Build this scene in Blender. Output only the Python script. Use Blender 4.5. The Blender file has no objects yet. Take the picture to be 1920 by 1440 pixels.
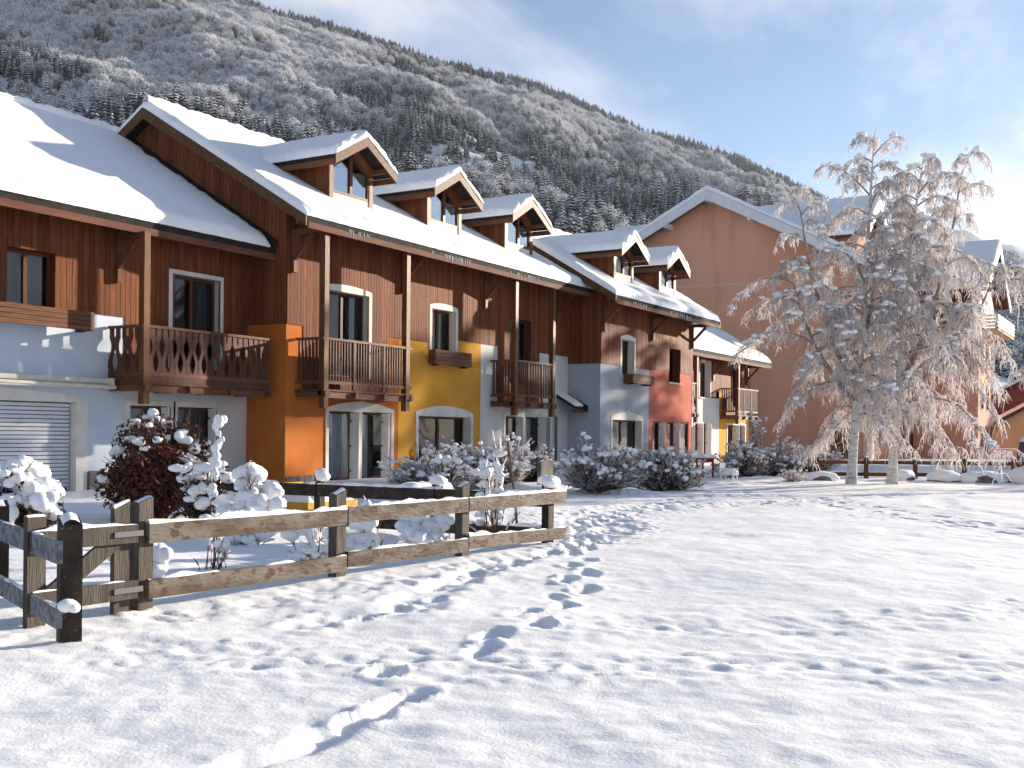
import bpy, math, random
import numpy as np
from mathutils import Matrix, Vector
R_ = math.radians
random.seed(7); rng = np.random.default_rng(7)
S = bpy.context.scene
C = S.collection

# ------------------------------------------------------------------ camera
TH = R_(30.8)
cam = bpy.data.cameras.new('camera'); camo = bpy.data.objects.new('camera', cam); C.objects.link(camo)
cam.sensor_width = 36; cam.lens = 2080/1920*36; cam.shift_y = 95/1920
cam.clip_start = .1; cam.clip_end = 30000
camo.matrix_world = (Matrix.Translation((0, 0, 1.5)) @ Matrix.Rotation(TH-math.pi/2, 4, 'Z')
                     @ Matrix.Rotation(math.pi/2, 4, 'X') @ Matrix.Rotation(.0095, 4, 'Z'))
S.camera = camo
FW = (math.cos(TH), math.sin(TH)); RT = (math.sin(TH), -math.cos(TH))

# ------------------------------------------------------------------ sky and sun
SUN_AZ, SUN_EL = R_(-22), R_(11.5)
w = bpy.data.worlds.new('World'); S.world = w; w.use_nodes = True
nt = w.node_tree; N = nt.nodes; L = nt.links; N.clear()
out = N.new('ShaderNodeOutputWorld'); bg = N.new('ShaderNodeBackground'); bg.inputs[1].default_value = .068
sky = N.new('ShaderNodeTexSky'); sky.sky_type = 'NISHITA'; sky.sun_disc = False
sky.sun_elevation = SUN_EL; sky.sun_rotation = math.pi/2-SUN_AZ
sky.air_density = 1.0; sky.dust_density = .3; sky.ozone_density = 3.0; sky.altitude = 1300
tc = N.new('ShaderNodeTexCoord'); sep = N.new('ShaderNodeSeparateXYZ'); L.new(tc.outputs['Generated'], sep.inputs[0])
def wmath(op, a, b=None, clamp=False):
    m = N.new('ShaderNodeMath'); m.operation = op; m.use_clamp = clamp
    for i, q in enumerate((a, b)):
        if q is None: continue
        if isinstance(q, (int, float)): m.inputs[i].default_value = q
        else: L.new(q, m.inputs[i])
    return m.outputs[0]
zc = wmath('ADD', wmath('MAXIMUM', sep.outputs[2], 0.0), .16)
cmb = N.new('ShaderNodeCombineXYZ')
L.new(wmath('DIVIDE', sep.outputs[0], zc), cmb.inputs[0]); L.new(wmath('DIVIDE', sep.outputs[1], zc), cmb.inputs[1])
mp = N.new('ShaderNodeMapping'); L.new(cmb.outputs[0], mp.inputs[0])
mp.inputs['Rotation'].default_value = (0, 0, R_(-20)); mp.inputs['Scale'].default_value = (.55, 1.25, 1); mp.inputs['Location'].default_value = (.4, 1.7, 0)
n1 = N.new('ShaderNodeTexNoise'); n1.inputs['Scale'].default_value = 1.1; n1.inputs['Detail'].default_value = 8; n1.inputs['Roughness'].default_value = .58
n1.inputs['Distortion'].default_value = .35
L.new(mp.outputs[0], n1.inputs['Vector'])
cr = N.new('ShaderNodeMapRange'); cr.interpolation_type = 'SMOOTHSTEP'
cr.inputs[1].default_value = .46; cr.inputs[2].default_value = .76; L.new(n1.outputs[0], cr.inputs[0])
# veil of cloud thickening towards the horizon, all the way round
hz = N.new('ShaderNodeMapRange'); hz.interpolation_type = 'SMOOTHSTEP'
hz.inputs[1].default_value = .26; hz.inputs[2].default_value = .06; L.new(sep.outputs[2], hz.inputs[0])
n2 = N.new('ShaderNodeTexNoise'); n2.inputs['Scale'].default_value = .5; n2.inputs['Detail'].default_value = 5; L.new(mp.outputs[0], n2.inputs['Vector'])
veil = wmath('MULTIPLY', hz.outputs[0], wmath('ADD', wmath('MULTIPLY', n2.outputs[0], 1.0), .15))
msk = wmath('ADD', wmath('MULTIPLY', cr.outputs[0], .8), wmath('MULTIPLY', veil, 1.0), True)
mixc = N.new('ShaderNodeMixRGB'); L.new(msk, mixc.inputs[0]); L.new(sky.outputs[0], mixc.inputs[1])
mixc.inputs[2].default_value = (7.7, 7.6, 7.7, 1)
L.new(mixc.outputs[0], bg.inputs[0]); L.new(bg.outputs[0], out.inputs[0])
sun = bpy.data.lights.new('sun', 'SUN'); sun.energy = 5.0; sun.angle = R_(.55); sun.color = (1, .875, .72)
suno = bpy.data.objects.new('sun', sun); C.objects.link(suno)
sd = Vector((math.cos(SUN_AZ)*math.cos(SUN_EL), math.sin(SUN_AZ)*math.cos(SUN_EL), math.sin(SUN_EL)))
suno.rotation_euler = (-sd).to_track_quat('-Z', 'Y').to_euler(); suno.location = (60, -30, 40)
vs = S.view_settings; vs.view_transform = 'Standard'; vs.look = 'None'; vs.exposure = 1.25; vs.gamma = 1; vs.use_curve_mapping = False
S.cycles.use_denoising = True
try: S.cycles.denoising_input_passes = 'RGB_ALBEDO_NORMAL'; S.cycles.denoising_prefilter = 'ACCURATE'
except Exception: pass
S.cycles.max_bounces = 6; S.cycles.diffuse_bounces = 4; S.cycles.glossy_bounces = 2; S.cycles.use_adaptive_sampling = True; S.cycles.adaptive_threshold = .035; S.cycles.transparent_max_bounces = 8
S.cycles.caustics_reflective = False; S.cycles.caustics_refractive = False; S.cycles.sample_clamp_indirect = 6
S.cycles.volume_bounces = 0

# ------------------------------------------------------------------ materials
M = {}
def mat(name, c1, c2=None, scale=3., stretch=(1, 1, 1), rough=.7, bump=0., bscale=None, detail=5, spec=.08, rnd=0., lo=.35, hi=.65,
        c3=None, s3=40., t3=.68, st3=None, metal=0., coat=0., bdist=.02, obj=False):
    m = bpy.data.materials.new(name); m.use_nodes = True; M[name] = m
    t = m.node_tree; n = t.nodes; l = t.links
    b = n['Principled BSDF']; b.inputs['Roughness'].default_value = rough; b.inputs['Metallic'].default_value = metal
    b.inputs['Specular IOR Level'].default_value = spec; b.inputs['Coat Weight'].default_value = coat
    c2 = c2 or c1
    g = n.new('ShaderNodeTexCoord') if obj else n.new('ShaderNodeNewGeometry')
    src = g.outputs['Object'] if obj else g.outputs['Position']
    def vec(st):
        v = n.new('ShaderNodeVectorMath'); v.operation = 'MULTIPLY'; v.inputs[1].default_value = st; l.new(src, v.inputs[0]); return v.outputs[0]
    def noise(sc, st, det=detail):
        x = n.new('ShaderNodeTexNoise'); x.inputs['Scale'].default_value = sc; x.inputs['Detail'].default_value = det; l.new(vec(st), x.inputs['Vector']); return x.outputs[0]
    nz = noise(scale, stretch)
    mr = n.new('ShaderNodeMapRange'); mr.inputs[1].default_value = lo; mr.inputs[2].default_value = hi; l.new(nz, mr.inputs[0])
    mx = n.new('ShaderNodeMixRGB'); mx.inputs[1].default_value = (*c1, 1); mx.inputs[2].default_value = (*c2, 1); l.new(mr.outputs[0], mx.inputs[0])
    col = mx.outputs[0]
    if c3:
        n3 = noise(s3, st3 or stretch, 3)
        r3 = n.new('ShaderNodeMapRange'); r3.inputs[1].default_value = t3; r3.inputs[2].default_value = t3+.06; l.new(n3, r3.inputs[0])
        m3 = n.new('ShaderNodeMixRGB'); m3.inputs[2].default_value = (*c3, 1); l.new(r3.outputs[0], m3.inputs[0]); l.new(col, m3.inputs[1]); col = m3.outputs[0]
    if rnd:
        oi = n.new('ShaderNodeObjectInfo'); rr = n.new('ShaderNodeMapRange'); rr.inputs[3].default_value = 1-rnd; rr.inputs[4].default_value = 1+rnd
        l.new(oi.outputs['Random'], rr.inputs[0])
        hs = n.new('ShaderNodeHueSaturation'); l.new(rr.outputs[0], hs.inputs['Value']); l.new(col, hs.inputs['Color']); col = hs.outputs[0]
    l.new(col, b.inputs['Base Color'])
    if bump:
        bn = noise(bscale or scale*4, stretch, 6)
        bp = n.new('ShaderNodeBump'); bp.inputs['Strength'].default_value = bump; bp.inputs['Distance'].default_value = bdist
        l.new(bn, bp.inputs['Height']); l.new(bp.outputs[0], b.inputs['Normal'])
    return m
GR = (6, 6, .35)     # grain running up
mat('wood_red', (.215, .075, .031), (.13, .044, .020), 5, GR, .6, .25, 14, rnd=.24, c3=(.30, .17, .11), s3=9, t3=.72, st3=(7, 7, 1.2), spec=.05)
mat('wood_dark', (.12, .054, .031), (.07, .032, .020), 5, (5, 5, .5), .48, .25, 14, rnd=.12)
mat('wood_beam', (.18, .076, .038), (.10, .042, .023), 4, (.4, 5, 5), .48, .25, 14, rnd=.15)
mat('wood_barge', (.135, .066, .032), (.08, .038, .02), 4, (2, 2, 2), .5, .25, 14, rnd=.1, c3=(.3, .22, .16), s3=12, t3=.7)
mat('wood_post', (.165, .075, .028), (.095, .042, .019), 4, (6, 6, .4), .42, .2, 14, rnd=.1, c3=(.38, .33, .28), s3=6, t3=.72, st3=(5, 5, 1))
mat('wood_window', (.13, .048, .025), (.09, .034, .019), 5, GR, .4, .15, 12)
mat('wood_backing', (.03, .012, .008), rough=.8)
mat('fence_wood', (.145, .124, .102), (.085, .058, .042), 2.6, (.8, .8, 2.2), .62, .5, 16, lo=.42, hi=.58, rnd=.15, c3=(.08, .043, .03), s3=4.2, t3=.54, st3=(1.3, 1.3, 2.2))
mat('fence_post', (.112, .095, .078), (.062, .049, .040), 3, (5, 5, .6), .65, .5, 16, rnd=.15)
mat('fence_dark', (.058, .043, .034), (.032, .022, .018), 3, (2, 2, 2), .6, .4, 16, c3=(.16, .17, .19), s3=14, t3=.66)
mat('fence_frost', (.24, .25, .28), (.11, .11, .12), 5, (3, 3, 3), .7, .4, 22, lo=.4, hi=.62)
mat('plaster_blue', (.60, .66, .74), (.53, .59, .67), 1.2, rough=.85, bump=.35, bscale=70, bdist=.006)
mat('plaster_white', (.68, .66, .63), (.60, .585, .56), 1.1, rough=.85, bump=.35, bscale=70, bdist=.006)
mat('plaster_orange', (.52, .165, .037), (.45, .14, .031), 1.3, rough=.85, bump=.4, bscale=60, bdist=.008, c3=(.46, .14, .03), s3=1.7, t3=.56)
mat('plaster_yellow', (.68, .34, .052), (.61, .30, .045), 1.3, rough=.85, bump=.3, bscale=60, bdist=.006)
mat('plaster_grey', (.42, .45, .49), (.36, .39, .43), 1.0, rough=.85, bump=.3, bscale=60, bdist=.006)
mat('plaster_red', (.54, .165, .108), (.46, .135, .09), 1.1, rough=.85, bump=.3, bscale=60, bdist=.006)
mat('plaster_peach', (.63, .335, .215), (.52, .265, .165), .22, (1, 1, .35), rough=.9, bump=.25, bscale=20, detail=8, c3=(.545, .285, .185), s3=.9, t3=.60, st3=(1, 1, .12))
mat('plaster_sand', (.6, .45, .3), (.54, .4, .26), .5, rough=.9)
mat('surround', (.74, .70, .64), (.64, .60, .55), 2.5, rough=.7, bump=.15, bscale=50, bdist=.005)
mat('shutter_white', (.74, .73, .71), (.68, .67, .66), 3, rough=.5)
mat('roller', (.66, .68, .71), (.60, .62, .66), 2, rough=.45)
mat('stone', (.22, .20, .18), (.12, .11, .10), 4, rough=.85, bump=.6, bscale=14)
mat('metal_dark', (.03, .03, .032), rough=.4, metal=.6)
mat('metal_grey', (.14, .14, .145), rough=.6, metal=.3)
mat('roof_deck', (.022, .019, .018), (.04, .032, .028), 5, rough=.8, bump=.5, bscale=12)
mat('gutter', (.17, .08, .05), (.12, .052, .034), 2, (.5, 3, 3), .7, .1, 12, c3=(.2, .13, .10), s3=10, t3=.72, spec=.06)
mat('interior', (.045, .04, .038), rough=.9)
mat('curtain', (.74, .74, .72), (.62, .62, .61), 6, (9, 9, .3), .9)
mat('curtain_grey', (.10, .115, .12), (.06, .07, .075), 5, (7, 7, .3), .9)
mat('awning', (.72, .68, .58), (.6, .56, .47), 4, rough=.5)
mat('bark_birch', (.72, .68, .62), (.52, .48, .43), 4, (1, 1, 3), .75, .3, 10, c3=(.045, .038, .032), s3=3.2, t3=.62, st3=(1.2, 1.2, 7))
mat('limb', (.34, .27, .235), (.22, .17, .145), 6, rough=.8)
mat('twig', (.18, .125, .098), (.11, .075, .06), 6, rough=.8)
mat('twig_red', (.17, .07, .05), (.10, .042, .034), 6, rough=.8)
mat('leaf_rust', (.15, .058, .042), (.085, .036, .029), 9, rough=.55, c3=(.30, .12, .05), s3=7, t3=.64)
mat('needle', (.045, .050, .038), (.026, .032, .027), .6, rough=.8)
mat('bush_dark', (.10, .062, .042), (.055, .036, .027), 6, rough=.85)
mat('deciduous', (.40, .375, .35), (.28, .258, .24), .4, rough=.9)
mat('tree_snow', (.86, .87, .90), (.76, .78, .82), .5, rough=.85)
mat('frost', (.94, .90, .885), (.84, .79, .775), 9, rough=.8)
def translucent(name, f):
    m = M[name]; n = m.node_tree.nodes; l = m.node_tree.links; b = n['Principled BSDF']; o = n['Material Output']
    tr = n.new('ShaderNodeBsdfTranslucent'); mx = n.new('ShaderNodeMixShader'); mx.inputs[0].default_value = f
    l.new(b.inputs['Base Color'].links[0].from_socket, tr.inputs[0]); l.new(b.outputs[0], mx.inputs[1]); l.new(tr.outputs[0], mx.inputs[2]); l.new(mx.outputs[0], o.inputs[0])
translucent('frost', .6)
mat('yellow_paint', (.62, .38, .06), (.5, .28, .045), 5, rough=.6)
mat('red_paint', (.42, .05, .04), (.33, .04, .03), 5, rough=.45)
mat('white_plastic', (.78, .78, .77), rough=.4)
mat('car_paint', (.16, .05, .045), rough=.25, coat=.6)
mat('rubber', (.02, .02, .02), rough=.8)
mat('brick_red', (.30, .09, .06), (.24, .07, .05), 3, rough=.85)
mat('ice', (.75, .80, .85), rough=.15, spec=.6)
def snow_mat(name, bump_s, dist=.012, sc=(14., 55.), sss=0.):
    m = bpy.data.materials.new(name); m.use_nodes = True; M[name] = m
    t = m.node_tree; n = t.nodes; l = t.links; b = n['Principled BSDF']
    b.inputs['Roughness'].default_value = .85; b.inputs['Specular IOR Level'].default_value = .12
    if sss: b.inputs['Subsurface Weight'].default_value = sss; b.inputs['Subsurface Radius'].default_value = (1, 1.05, 1.15); b.inputs['Subsurface Scale'].default_value = .05
    g = n.new('ShaderNodeNewGeometry')
    a = n.new('ShaderNodeTexNoise'); a.inputs['Scale'].default_value = sc[0]; a.inputs['Detail'].default_value = 8; a.inputs['Roughness'].default_value = .62; l.new(g.outputs['Position'], a.inputs['Vector'])
    c = n.new('ShaderNodeTexNoise'); c.inputs['Scale'].default_value = sc[1]; c.inputs['Detail'].default_value = 4; l.new(g.outputs['Position'], c.inputs['Vector'])
    ad = n.new('ShaderNodeMath'); ad.operation = 'MULTIPLY_ADD'; ad.inputs[1].default_value = .5; l.new(c.outputs[0], ad.inputs[0]); l.new(a.outputs[0], ad.inputs[2])
    bp = n.new('ShaderNodeBump'); bp.inputs['Strength'].default_value = bump_s; bp.inputs['Distance'].default_value = dist
    l.new(ad.outputs[0], bp.inputs['Height']); l.new(bp.outputs[0], b.inputs['Normal'])
    mr = n.new('ShaderNodeMixRGB'); mr.inputs[1].default_value = (.90, .90, .91, 1); mr.inputs[2].default_value = (.86, .865, .88, 1); l.new(a.outputs[0], mr.inputs[0])
    l.new(mr.outputs[0], b.inputs['Base Color'])
snow_mat('snow', .6); snow_mat('snow_ground', .42, .02, (9., 45.), .8); snow_mat('snow_soft', .35)
def glass_mat(name, base, tint=(.8, .85, .9)):
    m = bpy.data.materials.new(name); m.use_nodes = True; M[name] = m
    t = m.node_tree; n = t.nodes; l = t.links; n.remove(n['Principled BSDF']); o = n['Material Output']
    tr = n.new('ShaderNodeBsdfTransparent'); tr.inputs[0].default_value = (*tint, 1)
    gl = n.new('ShaderNodeBsdfGlossy'); gl.inputs['Roughness'].default_value = .02; gl.inputs[0].default_value = (.95, .97, 1, 1)
    fr = n.new('ShaderNodeFresnel'); fr.inputs[0].default_value = 1.55
    mm = n.new('ShaderNodeMath'); mm.operation = 'ADD'; mm.inputs[1].default_value = base; mm.use_clamp = True; l.new(fr.outputs[0], mm.inputs[0])
    mx = n.new('ShaderNodeMixShader'); l.new(mm.outputs[0], mx.inputs[0]); l.new(tr.outputs[0], mx.inputs[1]); l.new(gl.outputs[0], mx.inputs[2])
    l.new(mx.outputs[0], o.inputs[0])
glass_mat('glass', .0); glass_mat('glass_bright', .38)
def hill_mat():
    m = bpy.data.materials.new('hill_snow'); m.use_nodes = True; M['hill_snow'] = m
    t = m.node_tree; n = t.nodes; l = t.links; b = n['Principled BSDF']; b.inputs['Roughness'].default_value = .9
    g = n.new('ShaderNodeNewGeometry')
    a = n.new('ShaderNodeTexNoise'); a.inputs['Scale'].default_value = .05; a.inputs['Detail'].default_value = 9; a.inputs['Roughness'].default_value = .7; l.new(g.outputs['Position'], a.inputs['Vector'])
    r = n.new('ShaderNodeMapRange'); r.inputs[1].default_value = .56; r.inputs[2].default_value = .62; l.new(a.outputs[0], r.inputs[0])
    x = n.new('ShaderNodeMixRGB'); x.inputs[1].default_value = (.74, .76, .80, 1); x.inputs[2].default_value = (.13, .11, .09, 1); l.new(r.outputs[0], x.inputs[0])
    l.new(x.outputs[0], b.inputs['Base Color'])
    bp = n.new('ShaderNodeBump'); bp.inputs['Distance'].default_value = 3; bp.inputs['Strength'].default_value = .8; l.new(a.outputs[0], bp.inputs['Height']); l.new(bp.outputs[0], b.inputs['Normal'])
hill_mat()
mat('mountain', (.62, .66, .72), (.22, .24, .27), .004, rough=.95, lo=.45, hi=.6, detail=9)

# ------------------------------------------------------------------ noise
def _h(ix, iy, s):
    n = (ix*374761393 + iy*668265263 + s*1442695041) & 0xFFFFFFFF
    n = ((n ^ (n >> 13))*1274126177) & 0xFFFFFFFF
    return ((n ^ (n >> 16)) & 0xFFFF)/65535.0
def vnoise(x, y, s=0):
    x = np.asarray(x, float); y = np.asarray(y, float)
    ix = np.floor(x).astype(np.int64); iy = np.floor(y).astype(np.int64); fx = x-ix; fy = y-iy
    fx = fx*fx*fx*(fx*(fx*6-15)+10); fy = fy*fy*fy*(fy*(fy*6-15)+10)
    a = _h(ix, iy, s); b = _h(ix+1, iy, s); c = _h(ix, iy+1, s); d = _h(ix+1, iy+1, s)
    return (a*(1-fx)+b*fx)*(1-fy)+(c*(1-fx)+d*fx)*fy - .5
def fbm(x, y, o=4, s=0, g=.5):
    r = 0; a = 1.
    for k in range(o):
        r = r + a*vnoise(x*2**k+17.3*k, y*2**k-9.1*k, s+k); a *= g
    return r

# ------------------------------------------------------------------ mesh helpers
WO = {}
def link(o, parent=None, loc=(0, 0, 0)):
    C.objects.link(o)
    if parent: o.parent = parent
    o.location = loc
    WO[o.name] = (WO[parent.name] if parent else Vector((0, 0, 0))) + Vector(loc)
    return o
def tag(o, label, cat=None, group=None, kind=None):
    if label: o['label'] = label
    if cat: o['category'] = cat
    if group: o['group'] = group
    if kind: o['kind'] = kind
    return o
def thing(name, label, cat, loc, group=None):
    o = bpy.data.objects.new(name, None); o.empty_display_size = .2; link(o, None, loc); return tag(o, label, cat, group)
class MB:
    def __init__(s): s.v = []; s.f = []; s.n = 0
    def add(s, v, f):
        v = np.asarray(v, float).reshape(-1, 3); k = s.n; s.v.append(v); s.n += len(v)
        s.f += [tuple(int(i)+k for i in q) for q in f]; return s
    def box(s, x0, x1, y0, y1, z0, z1):
        v = [(x, y, z) for z in (z0, z1) for y in (y0, y1) for x in (x0, x1)]
        return s.add(v, [(0, 2, 3, 1), (4, 5, 7, 6), (0, 1, 5, 4), (2, 6, 7, 3), (0, 4, 6, 2), (1, 3, 7, 5)])
    def prism(s, pts, axis, a, b):
        # polygon pts (2d) extruded along axis from a to b
        k = len(pts)
        def P(p, t): return (t, p[0], p[1]) if axis == 'x' else ((p[0], t, p[1]) if axis == 'y' else (p[0], p[1], t))
        v = [P(p, a) for p in pts]+[P(p, b) for p in pts]
        f = [tuple(range(k)), tuple(range(2*k-1, k-1, -1))]+[(i, i+k, (i+1) % k+k, (i+1) % k) for i in range(k)]
        return s.add(v, f)
    def beam(s, p, q, wd, ht, up=(0, 0, 1), ch=0.):
        p = Vector(p); q = Vector(q); d = (q-p).normalized(); u = Vector(up)
        r = d.cross(u).normalized(); u = r.cross(d).normalized()
        v = []
        for e in (p, q):
            for a, b in ((-1, -1), (1, -1), (1, 1), (-1, 1)): v.append(e+r*(a*wd/2)+u*(b*ht/2))
        return s.add([tuple(x) for x in v], [(3, 2, 1, 0), (4, 5, 6, 7), (0, 1, 5, 4), (1, 2, 6, 5), (2, 3, 7, 6), (3, 0, 4, 7)])
    def tube(s, pts, rad, n=6):
        P = np.asarray(pts, float)[None]; K = P.shape[1]
        Rr = np.broadcast_to(np.asarray(rad, float), (K,))[None]
        v, f = tubes(P, Rr, n); return s.add(v, f)
    def quad(s, *p): return s.add(p, [tuple(range(len(p)))])
    def arr(s): return np.concatenate(s.v) if s.v else np.zeros((0, 3))
def tubes(P, Rr, n=3):
    """P (N,K,3) paths, Rr (N,K) radii -> verts, faces of N tubes"""
    Nn, K, _ = P.shape
    d = np.gradient(P, axis=1); d /= np.linalg.norm(d, axis=2, keepdims=True)+1e-9
    ref = np.where(np.abs(d[:, :1, 2:3]) > .85, np.array([1., 0, 0]), np.array([0, 0, 1.]))
    r = np.cross(d, np.broadcast_to(ref, d.shape)); r /= np.linalg.norm(r, axis=2, keepdims=True)+1e-9
    u = np.cross(r, d)
    a = np.arange(n)*2*np.pi/n
    v = P[:, :, None]+Rr[:, :, None, None]*(r[:, :, None]*np.cos(a)[None, None, :, None]+u[:, :, None]*np.sin(a)[None, None, :, None])
    base = (np.arange(Nn)*K*n)[:, None, None]; kk = (np.arange(K-1)*n)[None, :, None]; j = np.arange(n)[None, None]; j2 = (j+1) % n
    f = np.stack([base+kk+j, base+kk+j2, base+kk+n+j2, base+kk+n+j], -1).reshape(-1, 4)
    return v.reshape(-1, 3), f
def ico(sub):
    t = (1+5**.5)/2
    v = np.array([(-1, t, 0), (1, t, 0), (-1, -t, 0), (1, -t, 0), (0, -1, t), (0, 1, t), (0, -1, -t), (0, 1, -t), (t, 0, -1), (t, 0, 1), (-t, 0, -1), (-t, 0, 1)], float)
    v /= np.linalg.norm(v[0])
    f = [(0, 11, 5), (0, 5, 1), (0, 1, 7), (0, 7, 10), (0, 10, 11), (1, 5, 9), (5, 11, 4), (11, 10, 2), (10, 7, 6), (7, 1, 8), (3, 9, 4), (3, 4, 2), (3, 2, 6), (3, 6, 8), (3, 8, 9), (4, 9, 5), (2, 4, 11), (6, 2, 10), (8, 6, 7), (9, 8, 1)]
    for _ in range(sub):
        c = {}; v = list(map(tuple, v)); nf = []
        def mid(a, b):
            k = (min(a, b), max(a, b))
            if k not in c:
                m = (np.array(v[a])+np.array(v[b])); m /= np.linalg.norm(m); v.append(tuple(m)); c[k] = len(v)-1
            return c[k]
        for a, b, d in f:
            ab, bd, da = mid(a, b), mid(b, d), mid(d, a); nf += [(a, ab, da), (b, bd, ab), (d, da, bd), (ab, bd, da)]
        f = nf; v = np.array(v)
    return np.array(v), np.array(f)
ICO = {k: ico(k) for k in (0, 1, 2, 3)}
def blobs(cent, size, sub=1, lump=.22, seed=0):
    """N lumpy balls; size (N,3)"""
    g = np.random.default_rng(seed); bv, bf = ICO[sub]; Nn = len(cent)
    cent = np.asarray(cent, float); size = np.asarray(size, float)
    ph = g.uniform(0, 6.28, (Nn, 1, 3)); fr = g.uniform(2, 4.5, (Nn, 1, 3))
    nn = np.sin(bv[None]*fr+ph).sum(2, keepdims=True)/3+.5*np.sin(bv[None, :, [1, 2, 0]]*fr*2.1+ph).sum(2, keepdims=True)/3+.35*np.sin(bv[None, :, [2, 0, 1]]*fr*4.3-ph).sum(2, keepdims=True)/3
    a = g.uniform(0, 6.28, Nn); ca, sa = np.cos(a), np.sin(a)
    v = bv[None]*(1+lump*nn)*size[:, None]
    x = v[..., 0]*ca[:, None]-v[..., 1]*sa[:, None]; y = v[..., 0]*sa[:, None]+v[..., 1]*ca[:, None]
    v = np.stack([x, y, v[..., 2]], -1)+cent[:, None]
    f = (bf[None]+(np.arange(Nn)*len(bv))[:, None, None]).reshape(-1, 3)
    return v.reshape(-1, 3), f
def raw_mesh(name, v, f, smooth=False):
    me = bpy.data.meshes.new(name); v = np.asarray(v, np.float32)
    if isinstance(f, np.ndarray) and f.ndim == 2:
        k = f.shape[1]; nf = len(f)
        me.vertices.add(len(v)); me.vertices.foreach_set('co', v.ravel())
        me.loops.add(nf*k); me.loops.foreach_set('vertex_index', f.astype(np.int32).ravel())
        me.polygons.add(nf); me.polygons.foreach_set('loop_start', np.arange(0, nf*k, k, dtype=np.int32))
        me.update(calc_edges=True); me.validate()
    else:
        me.from_pydata([tuple(map(float, p)) for p in v], [], [tuple(map(int, q)) for q in f])
    if smooth: me.polygons.foreach_set('use_smooth', np.ones(len(me.polygons), bool))
    me.update()
    return me
def obj(name, vf, m, parent=None, smooth=False, origin=None, label=None):
    v, f = (vf.arr(), vf.f) if isinstance(vf, MB) else vf
    o0 = WO[parent.name] if parent else Vector(origin or (0, 0, 0))
    me = raw_mesh(name, np.asarray(v)-np.array(o0)[None], f, smooth)
    me.materials.append(M[m] if isinstance(m, str) else m)
    o = bpy.data.objects.new(name, me)
    link(o, parent, (0, 0, 0) if parent else o0)
    if label: o['label'] = label
    return o
UNIT = {}
def unit_box(m):
    if m not in UNIT:
        b = MB().box(-.5, .5, -.5, .5, -.5, .5); me = raw_mesh('unit_'+m, b.arr(), b.f); me.materials.append(M[m]); UNIT[m] = me
    return UNIT[m]
def boxi(name, m, x0, x1, y0, y1, z0, z1, parent):
    o = bpy.data.objects.new(name, unit_box(m)); c = Vector(((x0+x1)/2, (y0+y1)/2, (z0+z1)/2))-WO[parent.name]
    link(o, parent, c); o.scale = (abs(x1-x0), abs(y1-y0), abs(z1-z0)); return o
def snow_slab(a, b, c, d, th, du=.09, dv=.11, edges='lrb', lump=.16, seed=0, over=.05, r=None):
    """lumpy snow on the quad a-b (eave) c-d (ridge, c above b); edges rounded where flagged (l,r,b,t)"""
    a, b, c, d = (np.array(q, float) for q in (a, b, c, d))
    Lu = max(np.linalg.norm(b-a), np.linalg.norm(c-d)); Lv = max(np.linalg.norm(d-a), np.linalg.norm(c-b)); r = r or th*1.1
    def sp(Ln, st, e0, e1):
        t = np.linspace(0, 1, max(3, int(Ln/st)+1))
        ex = np.array([.012, .04, .09, .16])*(r/.25)/Ln
        if e0: t = np.concatenate([t, ex])
        if e1: t = np.concatenate([t, 1-ex])
        t = np.unique(np.round(t, 5)); return t
    u = sp(Lu, du, 'l' in edges, 'r' in edges); v = sp(Lv, dv, 'b' in edges, 't' in edges)
    U, V = np.meshgrid(u, v); P = (a*(1-U)[..., None]+b*U[..., None])*(1-V)[..., None]+(d*(1-U)[..., None]+c*U[..., None])*V[..., None]
    dd = np.full(U.shape, 9.)
    if 'l' in edges: dd = np.minimum(dd, U*Lu)
    if 'r' in edges: dd = np.minimum(dd, (1-U)*Lu)
    if 'b' in edges: dd = np.minimum(dd, V*Lv)
    if 't' in edges: dd = np.minimum(dd, (1-V)*Lv)
    e = np.clip(dd/r, 0, 1); pr = np.sqrt(1-(1-e)**2)
    q = U*Lu; s = V*Lv
    nz = fbm(q*7, s*2.2, 3, seed); big = fbm(q*.7, s*.7, 3, seed+9)
    near = np.clip(1-dd/.5, 0, 1)
    hgt = th*pr*(1+lump*(nz*(.25+2.2*near)+1.1*big))
    P[..., 2] += hgt
    dn = (a-d); dn /= np.linalg.norm(dn); al = (b-a)/np.linalg.norm(b-a)
    bul = over*(4*e*(1-e)*.8+.3*(1-e))*(1+1.6*nz)
    if 'b' in edges: P += dn[None, None]*(bul*(V*Lv <= dd+1e-6)*(V*Lv < r))[..., None]
    if 'r' in edges: P += al[None, None]*(bul*((1-U)*Lu <= dd+1e-6)*((1-U)*Lu < r))[..., None]
    if 'l' in edges: P -= al[None, None]*(bul*(U*Lu <= dd+1e-6)*(U*Lu < r))[..., None]
    nu, nv = len(u), len(v); i = np.arange(nu*nv).reshape(nv, nu)
    f = np.stack([i[:-1, :-1], i[:-1, 1:], i[1:, 1:], i[1:, :-1]], -1).reshape(-1, 4)
    return P.reshape(-1, 3), f
def join(*vfs):
    vs_, fs, k = [], [], 0
    for v, f in vfs:
        vs_.append(np.asarray(v)); fs += [tuple(int(j)+k for j in q) for q in f]; k += len(v)
    return np.concatenate(vs_), fs
def jn(*vfs):
    vs_, fs, k = [], [], 0
    for v, f in vfs: vs_.append(v); fs.append(np.asarray(f)+k); k += len(v)
    return np.concatenate(vs_), np.concatenate(fs)
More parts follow.
